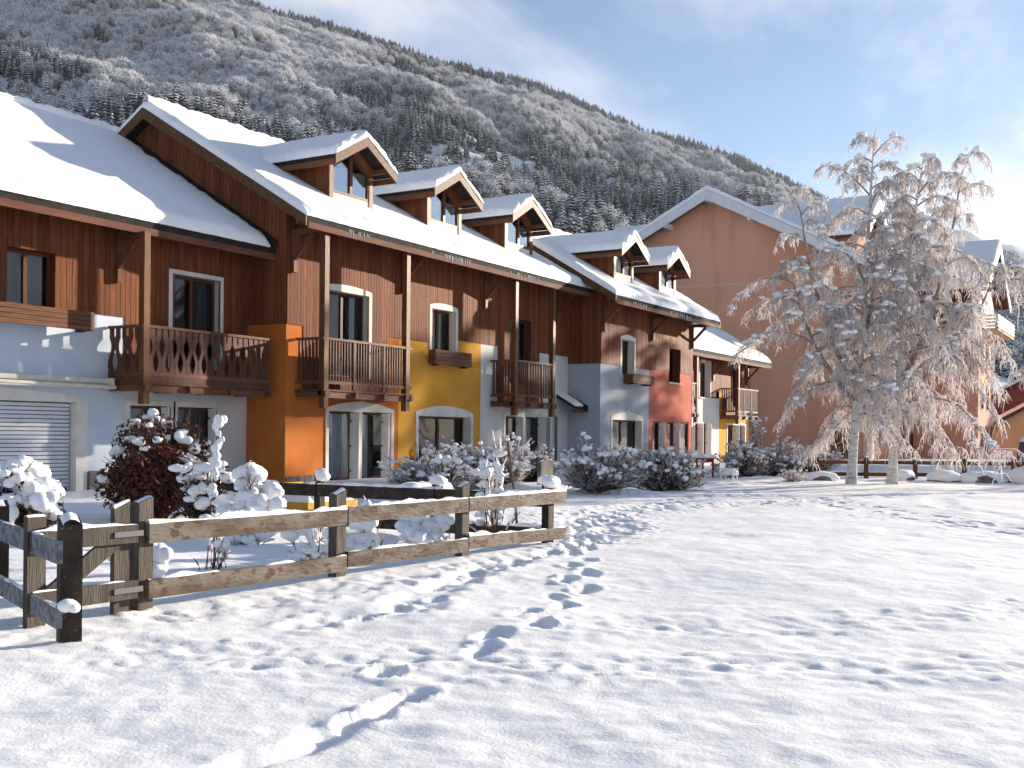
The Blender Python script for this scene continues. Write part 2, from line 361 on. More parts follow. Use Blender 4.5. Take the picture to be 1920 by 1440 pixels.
# ------------------------------------------------------------------ snow field
TRACKS = [  # polyline, half width, trodden depth, lump height
    ([(3.2, 3.6), (3.55, 3.71), (3.88, 3.73), (4.14, 3.67), (4.53, 3.72), (4.8, 3.72)], .10, .07, .02),
    ([(6.4, 7.05), (7.7, 6.95), (8.93, 6.95), (9.84, 6.9), (11.69, 6.85), (13.86, 6.9), (16.17, 7.7), (19.08, 9.0)], .28, .03, .10),
    ([(6.7, 5.96), (7.2, 5.93), (7.74, 5.66), (8.63, 6.07), (9.65, 6.31), (10.56, 6.62), (11.82, 6.72), (13.7, 6.94)], .22, .06, .09),
    ([(4.6, 8.0), (5.15, 6.87), (5.46, 5.86), (5.75, 4.91), (5.93, 4.33), (6.39, 3.63), (6.71, 3.0), (7.08, 2.58), (7.4, 1.79), (8.03, .83), (8.6, -1.5)], .34, .0, .085),
    ([(7.6, 4.3), (8.25, 3.69), (8.49, 3.33), (8.6, 2.84), (9.37, 2.27), (10.07, 1.72), (11.0, 1.14), (13, 0)], .26, .0, .08),
    ([(16.2, 8.2), (19.98, 10.37), (21.96, 9.23), (25.83, 7.5), (31.56, 6.23), (36.42, 3.82), (41, 2)], .8, .04, .10),
    ([(31, 10.4), (28.54, 9.72), (28.18, 8.19), (25.28, 6.61), (23.85, 5.57), (22.27, 4.39), (20.54, 3.16), (19.44, 2.03), (17, 0)], .8, .03, .09),
    ([(14.2, 7.2), (17.58, 8.91), (19.27, 9.2), (25.2, 10.2), (29.37, 10.0), (33.21, 8.85), (36, 6)], .8, .03, .10),
    ([(22, 2.2), (26, 4.4), (30, 5.2), (36, 4.6)], .35, .07, .12),
    ([(9.0, 9.4), (10.5, 9.0), (12.6, 9.6), (13.2, 11.5)], .25, .04, .06),
]
PRINTS = []   # x, y, heading, length, width, depth
def steps(pl, step, side, dep, jit=.05, ln=.30, wd=.14):
    g = random.Random(len(PRINTS)+3); pts = [Vector(p) for p in pl]; k = 0; acc = 0.
    for a, b in zip(pts[:-1], pts[1:]):
        Ld = (b-a).length; d = (b-a)/max(Ld, 1e-6); nrm = Vector((-d.y, d.x)); t = -acc
        while t+step <= Ld:
            t += step; p = a+d*t+nrm*(side*(1 if k % 2 else -1)+g.uniform(-jit, jit)); k += 1
            PRINTS.append((p.x, p.y, math.atan2(d.y, d.x)+g.uniform(-.3, .3), ln*g.uniform(.9, 1.2), wd*g.uniform(.9, 1.2), dep*g.uniform(.75, 1.15)))
        acc = Ld-t if Ld-t < step else 0
PRINTS.append((5.16, 3.80, .05, .40, .15, .20)); PRINTS.append((5.68, 4.30, .5, .30, .15, .15)); PRINTS.append((4.78, 3.74, .0, .35, .13, .16))
steps([(6.1, 4.25), (7.25, 4.3), (8.11, 4.6), (9.26, 4.85), (10.34, 5.33), (11.41, 5.85), (12.99, 6.7), (15, 7.6)], .55, .11, .15)
steps([(6.7, 5.96), (7.74, 5.66), (8.63, 6.07), (9.65, 6.31), (11.82, 6.72), (13.7, 6.94), (16, 8.1)], .6, .10, .12)
steps([(5.15, 6.3), (5.75, 4.7), (6.39, 3.63), (7.08, 2.5), (8.03, .83)], 1.1, .16, .03, .12)
steps([(16.2, 8.2), (19.98, 10.3), (21.96, 9.23), (25.83, 7.5), (31.56, 6.23), (36.42, 3.82)], .55, .16, .13)
steps([(28.54, 9.72), (28.18, 8.19), (25.28, 6.61), (22.27, 4.39), (19.44, 2.03)], .45, .35, .10, .15)
steps([(14.2, 7.2), (17.58, 8.91), (19.27, 9.2), (25.2, 10.2), (29.37, 10.0)], .6, .15, .12)
steps([(8.2, 3.8), (8.6, 2.84), (9.37, 2.27), (10.07, 1.72), (11, 1.1)], 1.2, .15, .03, .12)
def seg_dist(x, y, pl):
    best = np.full(x.shape, 1e9)
    for (ax, ay), (bx, by) in zip(pl[:-1], pl[1:]):
        dx, dy = bx-ax, by-ay; t = np.clip(((x-ax)*dx+(y-ay)*dy)/(dx*dx+dy*dy), 0, 1)
        best = np.minimum(best, np.hypot(x-ax-t*dx, y-ay-t*dy))
    return best
def ground_h(x, y):
    x = np.asarray(x, float); y = np.asarray(y, float)
    dist = np.hypot(x, y); fade = np.clip(1.6-dist/70, 0, 1)
    h = .08*fbm(x*.23, y*.23, 2, 3)+.026*fbm(x*.9, y*.9, 3, 5)*fade
    h += .012*fbm(x*3.3+.3*y, y*3.3, 3, 11)*fade+.008*fbm(x*10, y*10, 2, 19)*np.clip(1.3-dist/22, 0, 1)
    near = dist < 60
    xs, ys = x[near], y[near]; hn = np.zeros(xs.shape)
    wob = .22*fbm(xs*1.1, ys*1.1, 3, 31)
    l1 = fbm(xs*6.0, ys*6.0, 4, 41, .6); l2 = np.clip(fbm(xs*11., ys*11., 3, 47), -.1, 1)
    for pl, hw, dep, lump in TRACKS:
        d = seg_dist(xs, ys, pl)+wob*min(1, hw*3)
        mk = np.clip(1.25-d/hw, 0, 1); mk = mk*mk*(3-2*mk)
        fr_ = np.clip(1.15-np.hypot(xs, ys)/45, .45, 1); hn += fr_*mk*(-dep*.6+lump*(l1*.26+l2*.24))
        rim = np.exp(-((d-hw*1.25)/(hw*.45))**2); hn += fr_*rim*lump*(.06+.30*l2)
    for px, py, a, ln, wd, dep in PRINTS:
        dx, dy = xs-px, ys-py; nb = (np.abs(dx) < .8) & (np.abs(dy) < .8)
        if not nb.any(): continue
        ca, sa = math.cos(a), math.sin(a); u = (dx[nb]*ca+dy[nb]*sa)/ln*1.7; v = (-dx[nb]*sa+dy[nb]*ca)/wd*1.7
        q = np.sqrt(u*u+v*v)*(1+.35*l1[nb]); pit = 1/(1+np.exp((q-1)*7))
        hn[nb] += -.5*dep*pit+.10*dep*np.exp(-((q-1.45)/.35)**2)*(1+2.2*l2[nb])
    h[near] += hn
    # banks against the fences, walls and under the hedges
    h += .16*np.exp(-((y-20.6)/1.1)**2)*np.clip((x-21)/4, 0, 1)*(x < 66)
    h += .20*np.clip(fbm(x*.5, y*.5, 3, 77)+.15, 0, 1)*(x > 26)*(y > 10.6)*(y < 17)*np.clip((y-10.6)/1.5, 0, 1)
    # flatten close to the camera so that nothing pokes into view
    return h
def spaced(segs):
    o = [segs[0][0]]
    for a, b, fn in segs:
        x = a
        while x < b:
            x += fn(x)
            o.append(x)
    return np.array(o)
gf = spaced([(-40, 0, lambda d: 2.5), (0, 4.2, lambda d: .12), (4.2, 60, lambda d: .022+.0040*d), (60, 4600, lambda d: .25*(1+(d-60)*.2))]); gf = gf[gf < 5900]
gl = spaced([(0, 7.5, lambda d: .042), (7.5, 30, lambda d: .042+(d-7.5)*.018), (30, 1300, lambda d: .5*(1+(d-30)*.2))])
gl = np.concatenate([-gl[:0:-1], gl[gl < 700]]); gl = gl[gl > -1500]
A, B = np.meshgrid(gf, gl)
gx = A*FW[0]+B*RT[0]; gy = A*FW[1]+B*RT[1]
gz = ground_h(gx, gy)
ii = np.arange(gx.size).reshape(gx.shape)
gfc = np.stack([ii[:-1, :-1], ii[:-1, 1:], ii[1:, 1:], ii[1:, :-1]], -1).reshape(-1, 4)[:, ::-1]
tag(obj('ground', (np.stack([gx, gy, gz], -1).reshape(-1, 3), gfc), 'snow_ground', None, True), 'snow covered lawn with footprints and trodden tracks', kind='structure')
def gz_at(x, y): return float(ground_h(np.array([x]), np.array([y]))[0])

# ------------------------------------------------------------------ hill, far slope, mountain
def dirpx(px):
    a = (px-960)/2080.; return np.stack([FW[0]+a*RT[0], FW[1]+a*RT[1]], -1)
CX = np.array([-1600, -1000, -500, 0, 200, 400, 640, 800, 960, 1100, 1250, 1400, 1535, 1700, 1900, 2300])
CE = np.array([980, 940, 890, 865, 850, 816, 752, 708, 662, 612, 560, 505, 452, 380, 250, 60])/2080.   # tangent of the crest's elevation
CD = np.array([900, 950, 1000, 1050, 1080, 1120, 1180, 1220, 1260, 1300, 1350, 1400, 1450, 1500, 1560, 1650])
def smooth_i(x, xp, fp): return np.interp(x, xp, fp)
def hill_pt(px, t):
    d = dirpx(px); dc = smooth_i(px, CX, CD); zc_ = smooth_i(px, CX, CE)*dc
    s = 240+(dc-240)*t
    x = d[..., 0]*s; y = d[..., 1]*s
    tt = np.clip(t, 0, 1)
    z = zc_*(tt*.92+.08*tt*tt)-np.clip(t-1, 0, 1)*dc*.5
    z = z+(fbm(x*.006, y*.006, 4, 5)*46+fbm(x*.03, y*.03, 3, 8)*7)*np.clip(tt*3, 0, 1)*np.clip((1.02-tt)*5, .25, 1)
    return x, y, z
PX, T = np.meshgrid(np.linspace(-1600, 2300, 260), np.concatenate([np.linspace(0, 1, 110), [1.05, 1.15, 1.3]]))
hx, hy, hzz = hill_pt(PX, T)
ii = np.arange(PX.size).reshape(PX.shape)
hf = np.stack([ii[:-1, :-1], ii[:-1, 1:], ii[1:, 1:], ii[1:, :-1]], -1).reshape(-1, 4)
tag(obj('hill', (np.stack([hx, hy, hzz-1.], -1).reshape(-1, 3), hf), 'hill_snow', None, True), 'steep snowy hillside rising behind the chalets', kind='structure')
# wooded slope low on the right
def slope_pt(px, t):
    d = dirpx(px); s = 260+520*t
    e = np.interp(px, [1500, 1780, 1870, 1920, 2200, 2600], [.13, .155, .158, .150, .125, .10])
    x = d[..., 0]*s; y = d[..., 1]*s
    return x, y, e*780*np.clip(t, 0, 1.02)**1.15+fbm(x*.01, y*.01, 3, 25)*14*np.clip(t*3, 0, 1)
PX, T = np.meshgrid(np.linspace(1500, 2900, 70), np.linspace(0, 1.1, 40))
sx, sy, sz = slope_pt(PX, T); ii = np.arange(PX.size).reshape(PX.shape)
hf2 = np.stack([ii[:-1, :-1], ii[:-1, 1:], ii[1:, 1:], ii[1:, :-1]], -1).reshape(-1, 4)
tag(obj('wooded_slope', (np.stack([sx, sy, sz-1.], -1).reshape(-1, 3), hf2), 'hill_snow', None, True), 'lower snowy slope behind the end of the peach building', kind='structure')
px = np.linspace(900, 2400, 160); PX, T = np.meshgrid(px, np.linspace(0, 1, 40))
d = dirpx(PX); e = np.interp(PX, [900, 1500, 1780, 1820, 1863, 1900, 1920, 2100, 2500], [.19, .192, .191, .186, .178, .176, .172, .15, .17])+.006*fbm(PX*.02, PX*0, 3, 4)
s = 3000+2600*T; mx_, my_ = d[..., 0]*s, d[..., 1]*s
mz = e*5600*T**1.1+fbm(mx_*.0016, my_*.0016, 5, 60)*240*np.clip(T*2, 0, 1)*np.clip((1-T)*3, 0, 1)
ii = np.arange(PX.size).reshape(PX.shape)
hf3 = np.stack([ii[:-1, :-1], ii[:-1, 1:], ii[1:, 1:], ii[1:, :-1]], -1).reshape(-1, 4)
tag(obj('mountain', (np.stack([mx_, my_, mz-2], -1).reshape(-1, 3), hf3), 'mountain', None, True), 'blue grey mountain ridge far beyond the buildings', kind='structure')
# ------------------------------------------------------------------ houses
def cells(x0, x1, z0, z1, holes):
    xs = sorted({x0, x1, *[min(max(q, x0), x1) for h in holes for q in h[:2]]}); zs = sorted({z0, z1, *[min(max(q, z0), z1) for h in holes for q in h[2:4]]})
    for a, b in zip(xs[:-1], xs[1:]):
        for c, d in zip(zs[:-1], zs[1:]):
            mx, mz = (a+b)/2, (c+d)/2
            if not any(h[0] < mx < h[1] and h[2] < mz < h[3] for h in holes): yield a, b, c, d
def wall_front(H, Y, x0, x1, z0, z1, m, holes, label=None):
    b = MB()
    for a, c, d, e in cells(x0, x1, z0, z1, holes): b.quad((a, Y, d), (c, Y, d), (c, Y, e), (a, Y, e))
    return obj('wall', b, m, H, label=label)
def planks_front(H, Y, x0, x1, zb, zt, holes, pw=.135, z_of=None):
    """upright boards, each its own piece, cut round the openings; zb may be a function of x"""
    zbf = zb if callable(zb) else (lambda x: zb)
    b = MB()
    for a, c, d, e in cells(x0, x1, min(zbf(x0+.01), zbf((x0+x1)/2), zbf(x1-.01)), zt, holes):
        if (d+e)/2 > zbf((a+c)/2)-.02: b.quad((a, Y-.004, max(d, zbf((a+c)/2))), (c, Y-.004, max(d, zbf((a+c)/2))), (c, Y-.004, e), (a, Y-.004, e))
    obj('board_backing', b, 'wood_backing', H)
    n = int(round((x1-x0)/pw)); pw = (x1-x0)/n
    for i in range(n):
        a, c = x0+i*pw+.006, x0+(i+1)*pw-.006; mid = (a+c)/2
        segs = [(zbf(mid), zt)]
        for h in holes:
            if h[0] < mid < h[1]:
                ns = []
                for s0, s1 in segs:
                    if h[2] > s0 and h[2] < s1: ns.append((s0, h[2]))
                    if h[3] < s1 and h[3] > s0: ns.append((h[3], s1))
                    if h[3] <= s0 or h[2] >= s1: ns.append((s0, s1))
                segs = ns
        pr = .026+random.uniform(-.004, .005)
        for s0, s1 in segs:
            if s1-s0 > .05: boxi('plank', 'wood_red', a, c, Y-pr, Y-.004, s0, s1, H)
def planks_side(H, X, y0, y1, zb, ztop, pw=.14, hid=None):
    """boards on a wall that faces -X; ztop(y) follows the roof"""
    n = int(round((y1-y0)/pw)); pw = (y1-y0)/n
    obj('board_backing', MB().quad(*[(X-.003, y0, zb(y0)), (X-.003, y0, ztop(y0)), *[(X-.003, y, ztop(y)) for y in np.linspace(y0, y1, 14)[1:]], (X-.003, y1, zb(y1))]), 'wood_backing', H)
    for i in range(n):
        a, c = y0+i*pw+.006, y0+(i+1)*pw-.006
        if zb((a+c)/2) > min(ztop(a), ztop(c))-.05: continue
        pr = .026+random.uniform(-.004, .005)
        b = MB().prism([(a, zb(a)), (c, zb(c)), (c, ztop(c)), (a, ztop(a))], 'x', X-pr, X-.003)
        obj('plank', b, 'wood_red', H)
def curtain(x0, x1, Y, z0, z1, fold=.035, wl=.16):
    n = max(4, int((x1-x0)/.03)); x = np.linspace(x0, x1, n); y = Y+fold*np.sin(x/wl*6.28)*(.6+.4*np.sin(x*3.1))
    v = np.concatenate([np.stack([x, y, np.full(n, z0)], 1), np.stack([x, y, np.full(n, z1)], 1)])
    i = np.arange(n-1); return v, np.stack([i, i+1, i+1+n, i+n], 1)
def window(H, Y, x0, x1, z0, z1, reveal=.22, surround=None, peak=0., jamb=.12, sill=None, panes=2, cur='curtain_grey', cur_span=(0, 1), shut=(), frame_m='wood_window', name='window', reveal_m='surround', fw=.075, label=None, key=False, glassm='glass'):
    """an opening with reveal, timber frame, panes, curtain behind; the frame is the part, the rest its pieces"""
    Yf = Y+reveal
    W = MB()
    W.box(x0, x0+fw, Yf, Yf+.07, z0, z1); W.box(x1-fw, x1, Yf, Yf+.07, z0, z1)
    W.box(x0+fw, x1-fw, Yf, Yf+.07, z1-fw, z1); W.box(x0+fw, x1-fw, Yf, Yf+.07, z0, z0+fw)
    xs = np.linspace(x0+fw, x1-fw, panes+1)
    for q in xs[1:-1]: W.box(q-fw*.7, q+fw*.7, Yf-.01, Yf+.06, z0+fw, z1-fw)
    wo = obj(name, W, frame_m, H, label=label)
    for a, c in zip(xs[:-1], xs[1:]): obj('pane', MB().quad((a, Yf+.035, z0+fw), (c, Yf+.035, z0+fw), (c, Yf+.035, z1-fw), (a, Yf+.035, z1-fw)), glassm, wo)
    rv = MB(); d = Yf+.075
    for q in (((x0, Y, z0), (x0, d, z0), (x0, d, z1), (x0, Y, z1)), ((x1, Y, z0), (x1, Y, z1), (x1, d, z1), (x1, d, z0)),
              ((x0, Y, z1), (x0, d, z1), (x1, d, z1), (x1, Y, z1)), ((x0, Y, z0), (x1, Y, z0), (x1, d, z0), (x0, d, z0))): rv.quad(*q)
    obj('reveal', rv, reveal_m, wo)
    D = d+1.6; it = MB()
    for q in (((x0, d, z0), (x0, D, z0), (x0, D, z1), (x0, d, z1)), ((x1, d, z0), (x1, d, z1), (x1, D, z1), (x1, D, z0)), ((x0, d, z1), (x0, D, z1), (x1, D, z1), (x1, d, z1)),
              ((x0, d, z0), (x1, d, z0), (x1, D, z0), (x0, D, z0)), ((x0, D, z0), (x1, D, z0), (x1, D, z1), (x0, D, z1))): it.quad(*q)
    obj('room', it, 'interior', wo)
    if cur:
        for s0, s1 in ([cur_span] if not isinstance(cur_span[0], tuple) else cur_span):
            a, c = x0+(x1-x0)*s0, x0+(x1-x0)*s1; v, f = curtain(a+.02, c-.02, Yf+.2, z0+.03, z1-.03); obj('curtain', (v, f), cur, wo, True)
    if surround:
        s = MB(); p0, p1 = Y-.03, Y-.002; zt = z1+jamb*.9
        s.box(x0-jamb, x0, p0, p1, z0, z1); s.box(x1, x1+jamb, p0, p1, z0, z1)
        if peak: s.prism([(x0-jamb, z1), (x1+jamb, z1), (x1+jamb, zt), *[(x0-jamb+(x1-x0+2*jamb)*(1-t), zt+peak*math.sin(math.pi*t)**.8) for t in np.linspace(.08, .92, 9)], (x0-jamb, zt)], 'y', p0, p1)
        else: s.box(x0-jamb, x1+jamb, p0, p1, z1, zt)
        obj('surround', s, surround, wo)
        if key: obj('keystone', MB().box((x0+x1)/2-.07, (x0+x1)/2+.07, Y-.05, Y-.03, zt+peak-.14, zt+peak+.10), surround, wo)
    if sill: obj('sill', MB().box(x0-.08, x1+.08, Y-.07, Y+.02, z0-.06, z0), sill, wo)
    for xs_, out_ in shut:
        sh = obj('shutter', MB().box(xs_, xs_+.035, Y-out_, Y-.001, z0+.04, z1-.03), 'shutter_white', wo)
        for q in (.14, .5, .86): boxi('hinge', 'metal_dark', xs_-.012, xs_, Y-.07, Y-.02, z0+(z1-z0)*q-.03, z0+(z1-z0)*q+.03, wo)
    return wo
def flower_box(H, x0, x1, Y, z0, z1, dep=.34):
    b = MB().box(x0+.04, x1-.04, Y-dep+.03, Y-.03, z0+.03, z0+.06); o = obj('flower_box', b, 'wood_dark', H)
    obj('liner', MB().box(x0+.06, x1-.06, Y-dep+.032, Y-dep+.045, z0, z1-.03), 'wood_backing', o)
    hb = (z1-z0)/4
    for i in range(4): boxi('slat', 'wood_beam', x0, x1, Y-dep, Y-dep+.025, z0+i*hb+.006, z0+(i+1)*hb-.006, o)
    for xx in (x0+.03, x1-.055): boxi('end_board', 'wood_beam', xx, xx+.025, Y-dep+.026, Y-.03, z0, z1-.02, o)
    for xx in (x0+.2, x1-.3): boxi('bracket', 'wood_dark', xx, xx+.07, Y-dep+.03, Y-.03, z0-.05, z0+.028, o)
    return o
def brace(H, X, Y, Ye, z, m='wood_beam', drop=.95):
    """eave bracket: arm out from the wall, diagonal strut, stub on the wall"""
    o = obj('eave_bracket', MB().beam((X, Y-.03, z-.08), (X, Ye+.12, z-.08), .11, .15), m, H)
    obj('strut', MB().beam((X, Y-.09, z-drop+.1), (X, Ye+.35, z-.17), .09, .11), m, o)
    obj('wall_stub', MB().box(X-.075, X+.075, Y-.13, Y-.03, z-drop-.28, z-.16), m, o)
    return o
class Roof:
    def __init__(s, ye, ze, k, yr, X0, X1): s.ye, s.ze, s.k, s.yr, s.X0, s.X1 = ye, ze, k, yr, X0, X1; s.zr = ze+k*(yr-ye)
    def z(s, y): return s.ze+s.k*(y-s.ye) if y <= s.yr else s.zr-s.k*(y-s.yr)
    def inv(s, z): return s.ye+(z-s.ze)/s.k
def roof_build(H, r, back, th=.27, left_barge=True, right_barge=True, fascia=True, snow_x=None, seed=1, du=.09):
    X0, X1 = r.X0, r.X1; t = .17
    zb = r.z(back)
    d = obj('roof', MB().prism([(r.ye, r.ze), (r.yr, r.zr), (back, zb), (back, zb-t), (r.yr, r.zr-t*1.1), (r.ye, r.ze-t)], 'x', X0, X1), 'roof_deck', H)
    obj('soffit', MB().prism([(r.ye+.03, r.ze-t-.002), (r.yr, r.zr-t*1.1-.002), (r.yr, r.zr-t*1.1-.03), (r.ye+.03, r.ze-t-.03)], 'x', X0+.02, X1-.02), 'wood_dark', d)
    s0, s1 = snow_x or (X0-.03, X1+.03)
    sn = jn(snow_slab((s0, r.ye-.02, r.ze), (s1, r.ye-.02, r.ze), (s1, r.yr, r.zr), (s0, r.yr, r.zr), th, du, .13, 'lrb', seed=seed),
            snow_slab((s1, back, zb), (s0, back, zb), (s0, r.yr, r.zr), (s1, r.yr, r.zr), th, .3, .3, 'lrb', seed=seed+1))
    obj('roof_snow', sn, 'snow', d, True)
    cap = [(x, r.yr+.03*math.sin(x*2.3), r.zr+th+.02+.03*math.sin(x*5.7)*math.sin(x*1.3)) for x in np.arange(s0+.1, s1-.05, .12)]
    obj('ridge_snow', MB().tube(cap, [.13+.03*math.sin(i*1.7)*math.sin(i*.53) for i in range(len(cap))], 8), 'snow', d, True)
    if fascia:
        z1 = r.ze-t-.01; z0 = z1-.17
        obj('gutter', MB().box(X0+.05, X1-.05, r.ye-.045, r.ye+.03, z0, z1), 'gutter', d)
        obj('eave_beam', MB().box(X0+.06, X1-.06, r.ye+.30, r.ye+.44, r.z(r.ye+.3)-t-.22, r.z(r.ye+.3)-t-.03), 'wood_beam', d)
    for x, on in ((X0, left_barge), (X1, right_barge)):
        if not on: continue
        xa, xb = (x-.05, x-.002) if x == X0 else (x+.002, x+.05)
        obj('bargeboard', MB().prism([(r.ye-.03, r.ze-.01), (r.yr, r.zr-.01), (r.yr, r.zr-.36), (r.ye-.03, r.ze-.30)], 'x', xa, xb), 'wood_barge', d)
        obj('bargeboard', MB().prism([(r.yr, r.zr-.01), (back, zb-.01), (back, zb-.33), (r.yr, r.zr-.36)], 'x', xa, xb), 'wood_barge', d)
        for q in (.12, .36, .6, .85) if x == X0 else ():
            y = r.ye+(r.yr-r.ye)*q; z = r.z(y)-t-.03
            obj('purlin_end', MB().prism([(y-.09, z-.20), (y+.09, z-.09), (y+.09, z+.05), (y-.09, z-.06)], 'x', x+.01, x+.52), 'wood_dark', d)
    return d
def icicles(H, x0, x1, Y, z, n, seed):
    g = random.Random(seed)
    for i in range(n):
        x = g.uniform(x0, x1); l = g.uniform(.06, .24)
        obj('icicle', MB().tube([(x, Y, z+.02), (x+.004, Y, z-l*.5), (x, Y, z-l)], [.016, .010, .001], 4), 'ice', H, True)
def dormer(H, r, cx, gy, wy, za, ze, w=1.05, hw=1.48, th=.26, seed=3, cur='curtain', lit=False):
    """gabled dormer: timber front with two raked panes, boarded cheeks, snowy gable roof"""
    sl = (za-ze)/hw; t = .10
    zw = lambda x: za-t-.03-sl*abs(x-cx)          # underside of the roof over the front
    zb = r.z(wy)-.1
    yi = r.inv(zw(cx+w))
    zs, zg = r.z(wy)+.22, r.z(wy)+.46            # snow line, sill
    px = w-.16; top = lambda x: zw(x)-.30
    f = MB()
    f.prism([(cx-w, zw(cx-w)+.02), (cx-px, top(cx-px)), (cx, top(cx)), (cx+px, top(cx+px)), (cx+w, zw(cx+w)+.02), (cx, zw(cx)+.02)], 'y', wy, wy+.05)
    D = obj('dormer', f, 'wood_red', H)
    for sg in (-1, 1):
        x = cx+sg*w; ys = np.linspace(wy+.05, yi+.3, 14)
        for q0, q1 in zip(ys[:-1], ys[1:]):
            obj('cheek_board', MB().prism([(q0+.006, r.z(q0)-.05), (q1-.006, r.z(q1)-.05), (q1-.006, zw(x)+.02), (q0+.006, zw(x)+.02)], 'x', x-.02, x+.02+random.uniform(0, .006)), 'wood_red', D)
        obj('cheek_backing', MB().prism([(wy+.06, r.z(wy)-.05), (yi+.25, r.z(yi+.25)-.05), (yi+.25, zw(x)), (wy+.06, zw(x))], 'x', x-.008, x+.008), 'wood_backing', D)
    for sg in (-1, 1):
        a, c = sorted((cx+sg*w, cx+sg*px)); obj('corner_post', MB().box(a-.01, c+.01, wy-.03, wy+.09, zb, zw(cx+sg*w)+.06), 'wood_post', D)
    obj('sill_panel', MB().box(cx-px, cx+px, wy+.0, wy+.05, zb, zg), 'awning', D)
    fr = MB().box(cx-.07, cx+.07, wy-.01, wy+.06, zg, top(cx)+.03); fr.box(cx-px, cx-.07, wy-.01, wy+.06, zg, zg+.09); fr.box(cx+.07, cx+px, wy-.01, wy+.06, zg, zg+.09)
    for sg in (-1, 1):
        x = cx+sg*px; a, c = sorted((x, x-sg*.07)); fr.box(a, c, wy-.012, wy+.06, zg+.09, top(x)-.02)
        fr.beam((cx+sg*.05, wy+.025, top(cx)-.06), (x, wy+.025, top(x)-.06+.03*0), .07, .09)
    obj('window_frame', fr, 'wood_window', D)
    for sg in (-1, 1):
        a, c = cx+sg*.07, cx+sg*(px-.07)
        pts = [(a, wy+.04, zg+.09), (c, wy+.04, zg+.09), (c, wy+.04, top(c)-.05), (a, wy+.04, top(a)-.05)]
        obj('pane', MB().quad(*(pts if sg > 0 else pts[::-1])), 'glass_bright', D)
    v, fc = curtain(cx-px, cx+px, wy+.14, zg+.02, top(cx+px)-.02); obj('curtain', (v, fc), cur, D, True)
    it = MB()
    x0, x1, d0, d1 = cx-px, cx+px, wy+.06, wy+1.2; zt = top(cx)
    for q in (((x0, d0, zg), (x0, d1, zg), (x0, d1, zt), (x0, d0, zt)), ((x1, d0, zg), (x1, d0, zt), (x1, d1, zt), (x1, d1, zg)), ((x0, d1, zg), (x1, d1, zg), (x1, d1, zt), (x0, d1, zt)), ((x0, d0, zg), (x1, d0, zg), (x1, d1, zg), (x0, d1, zg)), ((x0, d0, zt), (x0, d1, zt), (x1, d1, zt), (x1, d0, zt))): it.quad(*q)
    obj('room', it, 'interior', D)
    ya, yb = r.inv(za)+.35, r.inv(ze)+.35
    rf = MB()
    for sg in (-1, 1):
        e = cx+sg*hw; tp = [(cx, gy, za), (cx, ya, za), (e, yb, ze), (e, gy, ze)]; bt = [(p[0], p[1], p[2]-t) for p in tp]
        rf.add(tp+bt, [(0, 1, 2, 3), (7, 6, 5, 4), (0, 3, 7, 4), (3, 2, 6, 7), (1, 0, 4, 5), (2, 1, 5, 6)])
    obj('dormer_roof', rf, 'roof_deck', D)
    lf = snow_slab((cx-hw-.03, yb, ze), (cx-hw-.03, gy-.05, ze), (cx, gy-.05, za), (cx, ya, za), th, .06, .08, 'br', seed=seed, over=.04)
    rt = snow_slab((cx+hw+.03, gy-.05, ze), (cx+hw+.03, yb, ze), (cx, ya, za), (cx, gy-.05, za), th, .07, .09, 'bl', seed=seed+5, over=.04)
    obj('dormer_snow', jn(lf, rt), 'snow', D, True)
    for sg in (-1, 1):
        e = cx+sg*(hw+.02)
        obj('bargeboard', MB().prism([(cx, za-.012), (e, ze-.012), (e, ze-.29), (cx, za-.30)][::sg], 'y', gy-.045, gy-.002), 'wood_barge', D)
        obj('eave_board', MB().box(*sorted((e-sg*.06, e-sg*.02)), gy, yb-.2, ze-.30, ze-t-.02), 'wood_beam', D)
        xx = cx+sg*(w+.02); obj('purlin', MB().box(xx-.06, xx+.06, gy+.05, wy+.3, zw(xx)-.16, zw(xx)-.01), 'wood_beam', D)
    obj('purlin', MB().box(cx-.07, cx+.07, gy+.05, wy+.3, zw(cx)-.20, zw(cx)-.03), 'wood_beam', D)
    return D
